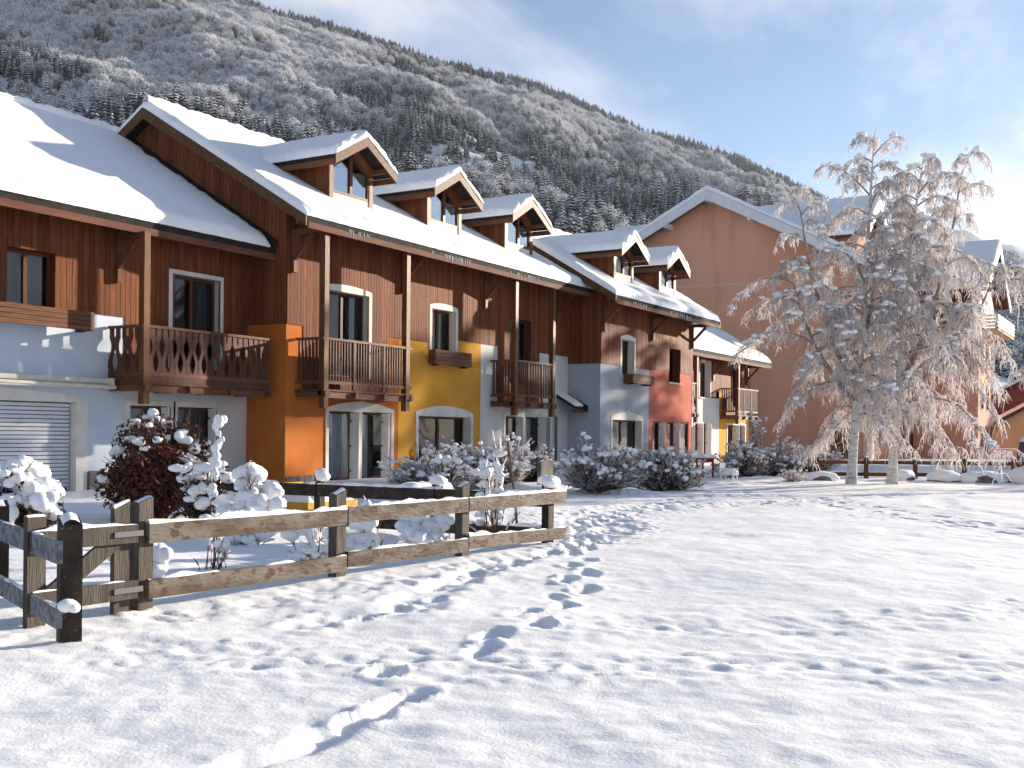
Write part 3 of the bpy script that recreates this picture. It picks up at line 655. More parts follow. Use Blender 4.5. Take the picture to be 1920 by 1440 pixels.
def balcony(H, x0, x1, y0, y1, zf, zr, posts, style='bars', side=True, post_top=7.2, post_bot=2.2, label=None, ps=.19):
    """floor on joists, corner posts up to the eave, rails, each baluster its own piece"""
    B_ = obj('balcony', MB().box(x0, x1, y0, y1, zf-.05, zf), 'wood_dark', H, label=label)
    for q in np.arange(y0+.02, y1-.05, .16): pass
    obj('floor_beam', MB().box(x0+.02, x1-.02, y0+.05, y0+.17, zf-.24, zf-.052), 'wood_beam', B_)
    for i, xx in enumerate(np.linspace(x0+.05, x1-.15, 4)): obj('joist', MB().box(xx, xx+.11, y0-.08, y1, zf-.215, zf-.054), 'wood_beam', B_)
    for xx in posts:
        obj('post', MB().box(xx-ps/2, xx+ps/2, y0-.02, y0-.02+ps, post_bot, post_top), 'wood_post', B_)
        obj('post_foot', MB().box(xx-ps/2-.035, xx+ps/2+.035, y0-.055, y0+ps+.015, zf-.18, zf-.04), 'wood_dark', B_)
    boxi('top_rail', 'wood_beam', x0, x1, y0-.01, y0+.09, zr-.07, zr, B_)
    boxi('bottom_rail', 'wood_beam', x0, x1, y0+.015, y0+.065, zf+.16, zf+.25, B_)
    if side:
        boxi('top_rail', 'wood_beam', x0, x0+.09, y0+.09, y1, zr-.07, zr, B_); boxi('bottom_rail', 'wood_beam', x0+.02, x0+.07, y0+.09, y1, zf+.16, zf+.25, B_)
        boxi('top_rail', 'wood_beam', x1-.09, x1, y0+.09, y1, zr-.07, zr, B_)
    if style == 'bars':
        n = int((x1-x0)/.125)
        for i in range(1, n): x = x0+(x1-x0)*i/n; boxi('baluster', 'wood_dark', x-.022, x+.022, y0+.02, y0+.06, zf+.25, zr-.07, B_)
        for x in np.linspace(x0, x1, 4)[1:-1]: boxi('stile', 'wood_barge', x-.04, x+.04, y0+.0, y0+.07, zf-.1, zr-.07, B_)
        if side:
            n = int((y1-y0)/.125)
            for i in range(1, n): y = y0+(y1-y0)*i/n; boxi('baluster', 'wood_dark', x0+.02, x0+.06, y-.03, y+.03, zf+.25, zr-.07, B_)
    else:
        def scroll(mir):
            za, zb2 = zf-.02, zr-.07; P = []; n = 30; Lf, Rg = [], []
            for i in range(n+1):
                t = i/n; z = za+(zb2-za)*t
                if t < .2: c, wd = 0, .105
                elif t < .86: q = (t-.2)/.66; c = .058*math.sin(q*6.28)*(1 if mir else -1); wd = .107-.050*math.sin(q*3.14)**.7
                else: c, wd = 0, .075
                Lf.append((c-wd, z)); Rg.append((c+wd, z))
            m = MB()
            for i in range(n):
                m.add([(Lf[i][0], -.014, Lf[i][1]), (Rg[i][0], -.014, Rg[i][1]), (Rg[i+1][0], -.014, Rg[i+1][1]), (Lf[i+1][0], -.014, Lf[i+1][1]),
                       (Lf[i][0], .014, Lf[i][1]), (Rg[i][0], .014, Rg[i][1]), (Rg[i+1][0], .014, Rg[i+1][1]), (Lf[i+1][0], .014, Lf[i+1][1])],
                      [(0, 1, 2, 3), (7, 6, 5, 4), (1, 5, 6, 2), (4, 0, 3, 7)])
            # curl knob
            for sg, zz in ((1, .42), (-1, .72)):
                z = za+(zb2-za)*zz; m.prism([(sg*(1 if mir else -1)*.035+.045*math.cos(q), z+.045*math.sin(q)) for q in np.linspace(0, 6.28, 9)[:-1]], 'y', -.013, .013)
            me = raw_mesh('scroll_board', m.arr(), m.f); me.materials.append(M['wood_dark']); return me
        sc = [scroll(True), scroll(False)]; n = int(round((x1-x0-.1)/.205))
        for i in range(n):
            o = bpy.data.objects.new('scroll_board', sc[i % 2]); link(o, B_, Vector((x0+.05+(i+.5)*(x1-x0-.1)/n, y0+.04, 0))-Vector((WO[B_.name].x, WO[B_.name].y, WO[B_.name].z)))
        n = int(round((y1-y0-.1)/.22))
        for i in range(n):
            o = bpy.data.objects.new('scroll_board', sc[i % 2]); link(o, B_, Vector((x0+.04, y0+.1+(i+.5)*(y1-y0-.1)/n, 0))-Vector((WO[B_.name].x, WO[B_.name].y, WO[B_.name].z))); o.rotation_euler = (0, 0, math.pi/2)
        boxi('slot_rail', 'wood_barge', x0+.03, x1-.03, y0+.056, y0+.07, zr-.24, zr-.07, B_)
    return B_
def plinth(H, X0, X1, Y, h=.28):
    b = MB().box(X0, X1, Y-.04, Y-.004, -.3, h-.06); o = obj('plinth', b, 'stone', H)
    x = X0; g = random.Random(int(X0*10))
    while x < X1:
        l = g.uniform(.25, .55); e = min(x+l, X1); boxi('stone', 'stone', x+.01, e-.01, Y-.075-g.uniform(0, .02), Y-.04, -.25, h-g.uniform(0, .05), o); x += l

# ---- house A: blue and white walls, scroll cut balcony
RA = Roof(22.1, 6.76, .605, 28.5, 8.0, 23.78)
HA = thing('chalet', 'left chalet with pale blue wall, roller shutter door and scroll cut wooden balcony', 'house', (16, 23.2, 0), 'chalets in the terrace')
roof_build(HA, RA, 34.5, left_barge=True, right_barge=False, snow_x=(7.9, 23.55), seed=11)
hA = [(15.97, 17.33, 4.42, 5.75), (20.96, 22.70, 3.2, 5.76), (14.0, 17.95, -.2, 2.19), (19.58, 20.95, .05, 2.17), (21.17, 22.62, .05, 2.17)]
wall_front(HA, 23.2, 8.0, 19.4, -.3, 4.42, 'plaster_blue', hA, 'pale blue plastered wall')
wall_front(HA, 23.2, 19.4, 23.8, -.3, 2.62, 'plaster_white', hA, 'white plastered wall under the balcony')
planks_front(HA, 23.2, 12.0, 19.4, 4.42, 7.3, hA, .16)
planks_front(HA, 23.2, 19.4, 23.79, 2.6, 7.3, hA, .16)
obj('wall', MB().quad((8, 23.2, 4.42), (12, 23.2, 4.42), (12, 23.2, 7.3), (8, 23.2, 7.3)), 'wood_red', HA)
obj('side_wall', MB().prism([(23.2, -.3), (34, -.3), (34, 7.2), (28.5, 10.4), (23.2, 7.3)], 'x', 8.0, 8.05), 'plaster_blue', HA)
window(HA, 23.2, 15.97, 17.33, 4.42, 5.75, .20, None, cur='curtain_grey', reveal_m='wood_window', label='brown framed upper window above the long flower box')
flower_box(HA, 15.2, 17.95, 22.9, 3.92, 4.38)
window(HA, 23.2, 20.96, 22.70, 3.2, 5.76, .20, 'surround', 0, .13, cur='curtain_grey', cur_span=((0, .25), (.75, 1)))
window(HA, 23.2, 19.58, 20.95, .05, 2.17, .16, 'surround', 0, .14, panes=1, cur='curtain_grey', shut=((20.62, .28),), name='glass_door')
window(HA, 23.2, 21.17, 22.62, .05, 2.17, .16, 'surround', 0, .14, panes=1, cur='curtain_grey', shut=((22.3, .28),), name='glass_door')
rd = obj('roller_door', MB().box(14.0, 17.95, 23.44, 23.47, -.2, 2.19), 'metal_grey', HA, label='closed white roller shutter')
for i in range(24):
    z = 2.16-i*.098; boxi('slat', 'roller', 14.03, 17.92, 23.40, 23.438, z-.080, z-.004, rd)
s = MB().box(17.95, 18.27, 23.17, 23.46, -.2, 2.19); s.prism([(13.9, 2.19), (18.27, 2.19), (18.27, 2.30), (17.4, 2.40), (16.4, 2.47), (15, 2.47), (13.9, 2.4)], 'y', 23.17, 23.46)
obj('door_surround', s, 'surround', HA)
aw = obj('awning', MB().box(13.5, 18.75, 22.98, 23.16, 2.69, 2.80), 'awning', HA, label='folded cream awning above the roller shutter')
obj('front_bar', MB().tube([(13.5, 22.86, 2.62), (18.85, 22.86, 2.60)], .045, 8), 'awning', aw, True)
obj('arm', MB().tube([(14, 22.92, 2.55), (16.1, 22.88, 2.56), (18.7, 22.95, 2.57)], .03, 6), 'awning', aw, True)
obj('end_cap', MB().box(18.72, 18.80, 22.82, 23.18, 2.54, 2.82), 'awning', aw)
balcony(HA, 18.85, 23.4, 21.9, 23.17, 2.72, 4.15, [18.98], 'scroll', post_top=6.45, post_bot=2.18, label='dark balcony front of scroll cut boards')
brace(HA, 19.12, 23.17, 22.1, 6.55, drop=1.0); brace(HA, 13.6, 23.17, 22.1, 6.55, drop=1.0)
plinth(HA, 18.3, 19.5, 23.2, .5)
# ---- house B: orange, yellow and white, three dormers
RB = Roof(20.55, 7.50, .595, 27.1, 23.3, 41.15)
HB = thing('chalet', 'long central chalet with orange and yellow walls and three snowy dormers', 'house', (32, 21.7, 0), 'chalets in the terrace')
roof_build(HB, RB, 33.6, right_barge=True, seed=21)
hB = [(25.45, 27.55, 3.2, 5.78), (30.98, 32.45, 4.36, 5.78), (36.15, 37.72, 3.4, 5.95), (25.67, 27.02, .05, 2.16), (27.24, 28.75, .05, 2.16), (30.26, 33.46, .05, 2.10), (35.88, 37.05, .05, 2.20), (37.42, 39.35, .05, 2.20)]
wall_front(HB, 21.7, 23.8, 29.16, -.3, 4.62, 'plaster_orange', hB, 'orange plastered wall')
wall_front(HB, 21.7, 29.16, 34.13, -.3, 4.82, 'plaster_yellow', hB, 'yellow plastered wall')
wall_front(HB, 21.7, 34.13, 40.92, -.3, 4.80, 'plaster_white', hB, 'white plastered wall')
zbB = lambda x: 4.6 if x < 24.5 else (2.6 if x < 28.6 else (4.6 if x < 30.9 else (4.8 if x < 35.3 else (2.6 if x < 38.45 else 4.76))))
hB2 = hB+[(24.49, 24.51, 0, 4.6)]
for a, c in ((23.8, 24.5), (24.5, 28.6), (28.6, 30.9), (30.9, 35.3), (35.3, 38.45), (38.45, 40.9)): planks_front(HB, 21.7, a, c, zbB((a+c)/2), 8.0, hB)
b = MB().quad((23.8, 21.7, -.3), (23.8, 21.7, 4.6), (23.8, 33, 4.6), (23.8, 33, -.3)); obj('side_wall', b, 'plaster_orange', HB)
planks_side(HB, 23.8, 21.7, 33.0, lambda y: 4.6 if y < 23.25 else max(4.6, RA.z(y)-.3 if y < 32.5 else 4.6), lambda y: RB.z(y)-.12)
for y0_, y1_ in ((22.1, 28.5),):
    obj('flashing', MB().prism([(y0_-.1, RA.z(y0_)+.02), (y1_, RA.z(y1_)+.04), (y1_, RA.z(y1_)+.30), (y0_-.1, RA.z(y0_)+.22)], 'x', 23.60, 23.77), 'roof_deck', HB)
balcony(HB, 24.15, 28.45, 20.65, 21.67, 2.74, 4.22, [24.3, 28.2], 'bars', post_top=7.15, label='brown balcony with upright bars between two tall posts')
balcony(HB, 34.75, 37.95, 20.65, 21.67, 2.74, 4.25, [34.9, 37.75], 'bars', post_top=7.15, label='dark balcony with upright bars over the white wall')
window(HB, 21.7, 25.45, 27.55, 3.2, 5.78, .22, 'surround', .10, .14, cur='curtain_grey', cur_span=((0, .3), (.7, 1)))
window(HB, 21.7, 30.98, 32.45, 4.36, 5.78, .26, 'surround', .10, .13, panes=2, cur='curtain_grey', cur_span=(0, .45))
flower_box(HB, 30.7, 32.95, 21.66, 3.86, 4.36)
window(HB, 21.7, 36.15, 37.72, 3.4, 5.95, .22, None, cur='curtain_grey', reveal_m='wood_window')
window(HB, 21.7, 25.67, 27.02, .05, 2.16, .14, None, 0, .13, panes=1, cur='curtain', cur_span=(.35, 1), shut=((26.68, .36),), name='glass_door')
window(HB, 21.7, 27.24, 28.75, .05, 2.16, .14, None, 0, .13, panes=1, cur='curtain', cur_span=((0, .5),), shut=((28.25, .30),), name='glass_door')
s = MB().box(25.53, 25.67, 21.665, 21.698, -.1, 2.16).box(27.02, 27.24, 21.665, 21.698, -.1, 2.16).box(28.75, 28.89, 21.665, 21.698, -.1, 2.16)
s.prism([(25.53, 2.16), (28.89, 2.16), (28.89, 2.26), (28.2, 2.40), (27.2, 2.50), (26.2, 2.40), (25.53, 2.26)], 'y', 21.665, 21.698); obj('door_surround', s, 'surround', HB)
window(HB, 21.7, 30.26, 33.46, .05, 2.10, .30, 'surround', .24, .15, panes=2, cur=None, name='glass_door')
window(HB, 21.7, 35.88, 37.05, .05, 2.20, .14, None, 0, .13, panes=1, cur='curtain_grey', shut=((36.66, .36),), name='glass_door')
window(HB, 21.7, 37.42, 39.35, .05, 2.20, .14, None, 0, .13, panes=1, cur='curtain', cur_span=(0, .5), shut=((38.4, .36),), name='glass_door')
s = MB().box(35.74, 35.88, 21.665, 21.698, -.1, 2.2).box(37.05, 37.42, 21.665, 21.698, -.1, 2.2).box(39.35, 39.5, 21.665, 21.698, -.1, 2.2)
s.prism([(35.74, 2.2), (39.5, 2.2), (39.5, 2.3), (38.6, 2.44), (37.6, 2.52), (36.6, 2.44), (35.74, 2.3)], 'y', 21.665, 21.698); obj('door_surround', s, 'surround', HB)
for x in (24.0, 29.25, 34.25, 39.7): brace(HB, x, 21.67, 20.55, 7.3, drop=.95)
for i, cx in enumerate((27.0, 32.12, 37.25)): dormer(HB, RB, cx, 21.4, 22.0, 10.62, 9.78, seed=30+i*4)
plinth(HB, 23.8, 25.5, 21.7); plinth(HB, 28.9, 30.1, 21.7, .3); plinth(HB, 33.62, 35.7, 21.7, .3)
icicles(HB, 25.0, 26.2, 20.50, 7.36, 9, 1); icicles(HB, 29.2, 31.6, 20.50, 7.36, 22, 2); icicles(HB, 34.2, 36.2, 20.50, 7.36, 16, 3)
obj('downpipe', MB().tube([(39.75, 21.6, 2.3), (39.75, 21.6, -.2)], .05, 8), 'metal_grey', HB, True)
# ---- house C: grey and red, two dormers
RC = Roof(19.1, 7.12, .60, 25.6, 40.0, 51.75)
HC = thing('chalet', 'chalet with grey and red walls and two small dormers beyond the long one', 'house', (46, 20.2, 0), 'chalets in the terrace')
roof_build(HC, RC, 32.0, seed=41, du=.12)
hC = [(42.92, 44.18, 4.15, 5.6), (48.1, 49.45, 4.02, 5.6), (42.06, 45.06, .05, 2.17), (46.3, 47.3, .05, 2.15), (48.0, 49.1, .05, 2.15), (49.6, 50.6, .05, 2.17)]
wall_front(HC, 20.2, 40.92, 45.82, -.3, 4.47, 'plaster_grey', hC, 'light grey plastered wall')
wall_front(HC, 20.2, 45.82, 51.0, -.3, 4.52, 'plaster_red', hC, 'red plastered wall')
planks_front(HC, 20.2, 40.92, 51.0, lambda x: 4.46 if x < 45.8 else 4.5, 7.6, hC, .17)
obj('side_wall', MB().quad((40.92, 20.2, -.3), (40.92, 20.2, 4.46), (40.92, 31, 4.46), (40.92, 31, -.3)), 'plaster_grey', HC)
planks_side(HC, 40.92, 20.2, 25.6, lambda y: 4.46, lambda y: RC.z(y)-.12, .17)
obj('end_wall', MB().prism([(20.2, -.3), (31, -.3), (31, 7.4), (25.6, 10.8), (20.2, 7.6)], 'x', 50.95, 51.0), 'plaster_red', HC)
window(HC, 20.2, 42.92, 44.18, 4.15, 5.6, .30, 'surround', .12, .13, panes=1, cur=None)
flower_box(HC, 42.95, 45.2, 20.16, 3.74, 4.15, .5)
window(HC, 20.2, 48.1, 49.45, 4.02, 5.6, .32, None, cur=None, sill='surround', reveal_m='wood_window', panes=1)
window(HC, 20.2, 42.06, 45.06, .05, 2.17, .30, 'surround', .24, .13, panes=2, cur=None, name='glass_door', key=True)
window(HC, 20.2, 46.3, 47.3, .05, 2.15, .14, None, panes=1, cur=None, shut=((46.95, .32),), name='glass_door', reveal_m='plaster_red')
window(HC, 20.2, 48.0, 49.1, .05, 2.15, .14, None, panes=1, cur=None, shut=((48.7, .32),), name='glass_door', reveal_m='plaster_red')
window(HC, 20.2, 49.6, 50.6, .05, 2.17, .06, None, panes=1, cur='curtain', name='glass_door', reveal_m='plaster_red')
for x in (41.05, 46.0, 50.85): brace(HC, x, 20.17, 19.1, 6.95, drop=.9)
for i, cx in enumerate((43.45, 48.25)): dormer(HC, RC, cx, 19.85, 20.4, 10.12, 9.30, w=.98, hw=1.38, seed=50+i*4)
icicles(HC, 41.5, 43.0, 19.05, 6.98, 8, 4); icicles(HC, 45.5, 48, 19.05, 6.98, 12, 5)
cn = obj('porch_roof', MB().prism([(20.8, 2.66), (22.2, 3.44), (22.2, 3.34), (20.8, 2.56)], 'x', 39.9, 40.9), 'roof_deck', HC)
obj('porch_snow', snow_slab((39.95, 20.85, 2.69), (40.7, 20.85, 2.69), (40.7, 22.1, 3.39), (39.95, 22.1, 3.39), .12, .08, .1, 'lrb', seed=66), 'snow', cn, True)
obj('bargeboard', MB().prism([(20.75, 2.72), (22.2, 3.52), (22.2, 3.30), (20.75, 2.46)], 'x', 40.72, 40.90), 'roof_deck', cn)
obj('eave_beam', MB().box(39.92, 40.7, 20.82, 20.95, 2.42, 2.55), 'wood_beam', cn)
# ---- house D: low far end
RD = Roof(20.6, 5.90, .60, 26.6, 51.0, 64.5)
HD = thing('chalet', 'low chalet at the far end of the terrace with balconies and yellow corner', 'house', (57, 21.7, 0), 'chalets in the terrace')
roof_build(HD, RD, 32.6, seed=61, du=.15, left_barge=False)
hD = [(55.85, 57.4, 3.6, 5.5), (60.6, 62.4, 3.2, 5.4), (55.2, 56.0, .05, 2.2), (56.3, 57.2, .05, 2.2), (60.2, 63.2, .05, 2.17)]
wall_front(HD, 21.7, 51.0, 58.85, -.3, 3.6, 'plaster_white', hD, 'white plastered wall')
wall_front(HD, 21.7, 58.85, 64.0, -.3, 4.0, 'plaster_yellow', hD, 'yellow plastered wall')
planks_front(HD, 21.7, 51.0, 58.4, 3.6, 6.4, hD, .2); planks_front(HD, 21.7, 59.3, 64.0, 2.7, 6.4, hD, .2)
planks_front(HD, 21.7, 58.4, 59.3, 4.0, 6.4, hD, .2)
obj('end_wall', MB().prism([(21.7, -.3), (31.6, -.3), (31.6, 6), (26.6, 9.2), (21.7, 6.3)], 'x', 63.95, 64.0), 'plaster_yellow', HD)
window(HD, 21.7, 55.85, 57.4, 3.6, 5.5, .3, 'surround', 0, .13, panes=1, cur=None, sill='surround')
window(HD, 21.7, 60.6, 62.4, 3.2, 5.4, .2, None, cur=None, reveal_m='wood_window')
window(HD, 21.7, 55.2, 56.0, .05, 2.2, .14, 'surround', 0, .1, panes=1, cur=None, shut=((55.6, .35),), name='glass_door')
window(HD, 21.7, 56.3, 57.2, .05, 2.2, .14, 'surround', 0, .1, panes=1, cur=None, shut=((56.8, .35),), name='glass_door')
window(HD, 21.7, 60.2, 63.2, .05, 2.17, .2, 'surround', 0, .13, panes=2, cur=None, shut=((61.3, .35),), name='glass_door')
balcony(HD, 51.3, 53.0, 20.65, 21.67, 2.7, 4.2, [52.85], 'scroll', post_top=5.6, label='scroll cut balcony at the near end')
balcony(HD, 58.9, 62.4, 20.65, 21.67, 2.7, 4.2, [59.1], 'bars', post_top=5.6, label='brown balcony with upright bars at the far end')
for x in (57.6, 63.3): brace(HD, x, 21.67, 20.6, 5.7, drop=.9)
# ---- peach apartment building
HP = thing('apartment_building', 'tall peach apartment building with broad gable and snowy roof behind the birches', 'building', (87, 17.2, 0))
RP = Roof(16.4, 12.75, .515, 28.3, 73.8, 112.0)
g = MB().prism([(17.2, -.5), (39.4, -.5), (39.4, 12.8), (28.3, 18.5), (17.2, 12.8)], 'x', 75.0, 75.3); obj('gable_wall', g, 'plaster_peach', HP)
fw_ = [(78.5, 80.2, 1, 3), (82, 83.7, 1, 3), (85, 86.7, 1, 3)]
hP = [(x, x+1.5, z, z+1.9) for x in (77.5, 81.5, 85.2) for z in (1.0, 4.2, 7.2, 10.1)]
wall_front(HP, 17.2, 75.0, 112, -.5, 13, 'plaster_peach', hP)
for h in hP: window(HP, 17.2, *h, .2, 'surround', 0, .12, cur='curtain_grey', sill='surround')
for z in (4.0, 9.6): obj('string_course', MB().box(74.96, 74.998, 17.2, 39, z+2.6, z+2.72), 'plaster_sand', HP)
obj('corner_pilaster', MB().box(74.9, 75.5, 17.05, 17.6, -.5, 12.8), 'plaster_sand', HP)
gw = obj('window', MB().box(74.97, 74.99, 18.4, 19.7, .2, 2.2), 'glass', HP); obj('lintel', MB().box(74.9, 74.99, 18.25, 19.85, 2.2, 2.4), 'surround', gw); obj('room', MB().box(75.31, 75.9, 18.4, 19.7, .2, 2.2), 'interior', gw)
d_ = obj('roof', MB().prism([(16.4, 12.75), (28.3, RP.zr), (40.2, 12.75), (40.2, 12.4), (28.3, RP.zr-.4), (16.4, 12.4)], 'x', 73.8, 112), 'metal_grey', HP)
obj('roof_snow', jn(snow_slab((73.75, 16.4, 12.77), (112, 16.4, 12.77), (112, 28.3, RP.zr), (73.75, 28.3, RP.zr), .3, .5, .4, 'lrb', seed=81), snow_slab((112, 40.2, 12.77), (73.75, 40.2, 12.77), (73.75, 28.3, RP.zr), (112, 28.3, RP.zr), .3, .5, .5, 'lrb', seed=82)), 'snow_soft', d_, True)
for q0, q1 in ((16.4, 28.3), (40.2, 28.3)):
    obj('bargeboard', MB().prism([(q0, 12.72), (q1, RP.zr-.03), (q1, RP.zr-.75), (q0, 12.1)], 'x', 73.65, 73.79), 'roller', d_)
for y in (18.6, 21.8, 25.2, 28.3, 31.4, 34.8, 38): obj('purlin_end', MB().box(73.8, 75, y-.12, y+.12, RP.z(y)-.85, RP.z(y)-.5), 'roller', d_)
def cross_gable(cx, hw, y0, za, ze, yb, snow_th=.3, m='plaster_peach', zbot=9., wall_hw=None, lab=None):
    wh = wall_hw or hw-.6
    G = obj('cross_gable', MB().prism([(cx-wh, zbot), (cx+wh, zbot), (cx+wh, za-(za-ze)*wh/hw-.3), (cx, za-.3), (cx-wh, za-(za-ze)*wh/hw-.3)], 'y', y0+.8, yb), m, HP, label=lab)
    r = MB()
    for sg in (-1, 1):
        e = cx+sg*hw; tp = [(cx, y0, za), (cx, yb, za), (e, yb, ze), (e, y0, ze)]; bt = [(p[0], p[1], p[2]-.25) for p in tp]
        r.add(tp+bt, [(0, 1, 2, 3), (7, 6, 5, 4), (0, 3, 7, 4), (3, 2, 6, 7), (1, 0, 4, 5), (2, 1, 5, 6)])
        obj('bargeboard', MB().prism([(cx, za), (e, ze), (e, ze-.6), (cx, za-.7)][::sg], 'y', y0-.1, y0-.01), 'roller', G)
    obj('roof', r, 'wood_dark', G)
    obj('roof_snow', jn(snow_slab((cx-hw, yb, ze), (cx-hw, y0-.05, ze), (cx, y0-.05, za), (cx, yb, za), snow_th, .4, .4, 'br', seed=90), snow_slab((cx+hw, y0-.05, ze), (cx+hw, yb, ze), (cx, yb, za), (cx, y0-.05, za), snow_th, .4, .4, 'bl', seed=91)), 'snow_soft', G, True)
    return G
cross_gable(82, 4.2, 18.3, 18.75, 15.6, 28.5, zbot=12)
cross_gable(84, 6.5, 30, 18.6, 14.2, 40.2, zbot=-.5, lab='rear wing roof showing left of the peach gable')
W2 = cross_gable(92.3, 6.6, 11.6, 16.6, 12.4, 27, m='wood_red', zbot=9.6, wall_hw=4.2, lab='wooden gable of the right wing')
obj('wing_wall', MB().box(88.1, 96.5, 12.41, 17.0, -.5, 9.6), 'plaster_peach', HP)
for z in (9.6,):
    bl = obj('balcony', MB().box(87.3, 96.8, 11.0, 12.4, z-.15, z), 'plaster_sand', HP)
    for k in range(4): boxi('rail', 'shutter_white', 87.3, 96.8, 11.0, 11.06, z+.1+k*.25, z+.26+k*.25, bl); boxi('rail', 'shutter_white', 87.3, 87.36, 11.06, 12.38, z+.1+k*.25, z+.26+k*.25, bl)
for xx in (89.3, 92.0, 94.6):
    for z in (.4, 3.7, 6.7):
        wq = obj('window', MB().box(xx, xx+1.4, 12.37, 12.405, z, z+2.1), 'wood_window', HP); obj('pane', MB().quad((xx+.1, 12.36, z+.1), (xx+1.3, 12.36, z+.1), (xx+1.3, 12.36, z+2), (xx+.1, 12.36, z+2)), 'glass', wq)
# ---- houses further off
def village_house(label, x0, x1, y0, y1, ze, zr, m, along='x', group=None):
    H = thing('village_house', label, 'house', ((x0+x1)/2, y0, 0), group)
    ov = .8
    if along == 'x':
        ym = (y0+y1)/2; obj('wall', MB().prism([(y0, -.5), (y1, -.5), (y1, ze), (ym, zr-.2), (y0, ze)], 'x', x0, x1), m, H)
        k = (zr-ze)/(ym-y0); r = obj('roof', MB().prism([(y0-ov, ze-ov*k), (ym, zr), (y1+ov, ze-ov*k), (y1+ov, ze-ov*k-.25), (ym, zr-.25), (y0-ov, ze-ov*k-.25)], 'x', x0-ov, x1+ov), 'wood_dark', H)
        obj('roof_snow', jn(snow_slab((x0-ov, y0-ov, ze-ov*k), (x1+ov, y0-ov, ze-ov*k), (x1+ov, ym, zr), (x0-ov, ym, zr), .35, .5, .4, 'lrb', seed=int(x0)), snow_slab((x1+ov, y1+ov, ze-ov*k), (x0-ov, y1+ov, ze-ov*k), (x0-ov, ym, zr), (x1+ov, ym, zr), .35, .5, .4, 'lrb', seed=3)), 'snow_soft', r, True)
        n = max(2, int((x1-x0)/3))
        for i in range(n):
            xx = x0+(i+.5)*(x1-x0)/n
            wq = obj('window', MB().box(xx-.6, xx+.6, y0-.06, y0-.002, ze-1.9, ze-.6), 'wood_window', H); obj('pane', MB().quad((xx-.5, y0-.065, ze-1.8), (xx+.5, y0-.065, ze-1.8), (xx+.5, y0-.065, ze-.7), (xx-.5, y0-.065, ze-.7)), 'glass', wq)
            boxi('shutter', 'wood_dark', xx-1.1, xx-.65, y0-.05, y0-.003, ze-1.9, ze-.6, H)
    return H
village_house('low house with wide snow roof at the right edge beyond the fence', 104, 118, 4, 14, 2.6, 5.4, 'plaster_sand')
village_house('reddish house behind the low snow roofed one at the right edge', 124, 138, 6, 18, 5.0, 8.2, 'brick_red')
# ------------------------------------------------------------------ fences
def lumpy_strip(p, q, w, h, seed, gap=.0, step=.05):
    """thin broken line of snow lying along a rail top"""
    p = np.array(p, float); q = np.array(q, float); Ln = np.linalg.norm(q-p); n = max(4, int(Ln/step)); t = np.linspace(0, 1, n)
    al = (q-p)/Ln; sd_ = np.array([-al[1], al[0], 0]); nz = fbm(t*Ln*3.1, t*0+seed*3.7, 3, seed); am = np.clip(.55+nz*1.5-gap, .06, 1.6)
    prof = [(-.5, 0), (-.42, .55), (-.12, 1), (.2, .95), (.45, .5), (.5, 0)]
    v = np.stack([p[None]+al[None]*(t*Ln)[:, None]+sd_[None]*(a*w*(.85+.25*nz))[:, None]+np.array([0, 0, 1])[None]*(b*h*am)[:, None] for a, b in prof], 1)
    k = len(prof); i = np.arange((n)*k).reshape(n, k)
    f = np.stack([i[:-1, :-1], i[:-1, 1:], i[1:, 1:], i[1:, :-1]], -1).reshape(-1, 4)
    return v.reshape(-1, 3), f
def post(H, x, y, z1, ax, wx=.15, wy=.11, m='fence_post', slope=.05, cap=0., seed=0, name='post'):
    c, s = math.cos(ax), math.sin(ax); pts = []
    for zz, sl in ((-.35, 0), (z1, slope)):
        for a, b in ((-1, -1), (1, -1), (1, 1), (-1, 1)):
            u, v = a*wx/2, b*wy/2; pts.append((x+u*c-v*s, y+u*s+v*c, zz+sl*(.5-(a < 0)*1.0)*0+ (sl if a > 0 else 0)))
    o = obj(name, MB().add(pts, [(3, 2, 1, 0), (4, 5, 6, 7), (0, 1, 5, 4), (1, 2, 6, 5), (2, 3, 7, 6), (3, 0, 4, 7)]), m, H)
    if cap:
        g = np.random.default_rng(seed); n = 5
        cc = np.stack([x+g.normal(0, .028, n)+.03, y+g.normal(0, .022, n), z1+cap*g.uniform(-.18, .22, n)], 1); sz = np.full((n, 3), cap*.52)*g.uniform(.75, 1.1, (n, 1)); sz[:, 2] *= .72
        obj('snow_cap', blobs(cc, sz, 2, .13, seed), 'snow', o, True)
    else: obj('snow_cap', lumpy_strip((x-wx/2*c, y-wx/2*s, z1+.0), (x+wx/2*c, y+wx/2*s, z1+slope), wy*.9, .03, seed+5, step=.03), 'snow', o, True)
    return o
def rail(H, p, q, h, th, m, seed, snow_h=.035, gap=0., name='rail'):
    o = obj(name, MB().beam(p, q, th, h), m, H)
    if snow_h: obj('rail_snow', lumpy_strip((p[0], p[1], p[2]+h/2-.004), (q[0], q[1], q[2]+h/2-.004), th*1.15, snow_h, seed, gap), 'snow', o, True)
    return o
FF = thing('garden_fence', 'weathered two rail wooden fence along the front of the garden', 'fence', (10, 7.4, 0))
px_ = [6.42, 8.96, 11.31, 13.47]; ptop = [.90, .86, .86, .84]
for i, x in enumerate(px_):
    post(FF, x, 7.44, ptop[i], 0, cap=.23 if i == 3 else 0, seed=i, m='fence_post' if i < 3 else 'fence_dark')
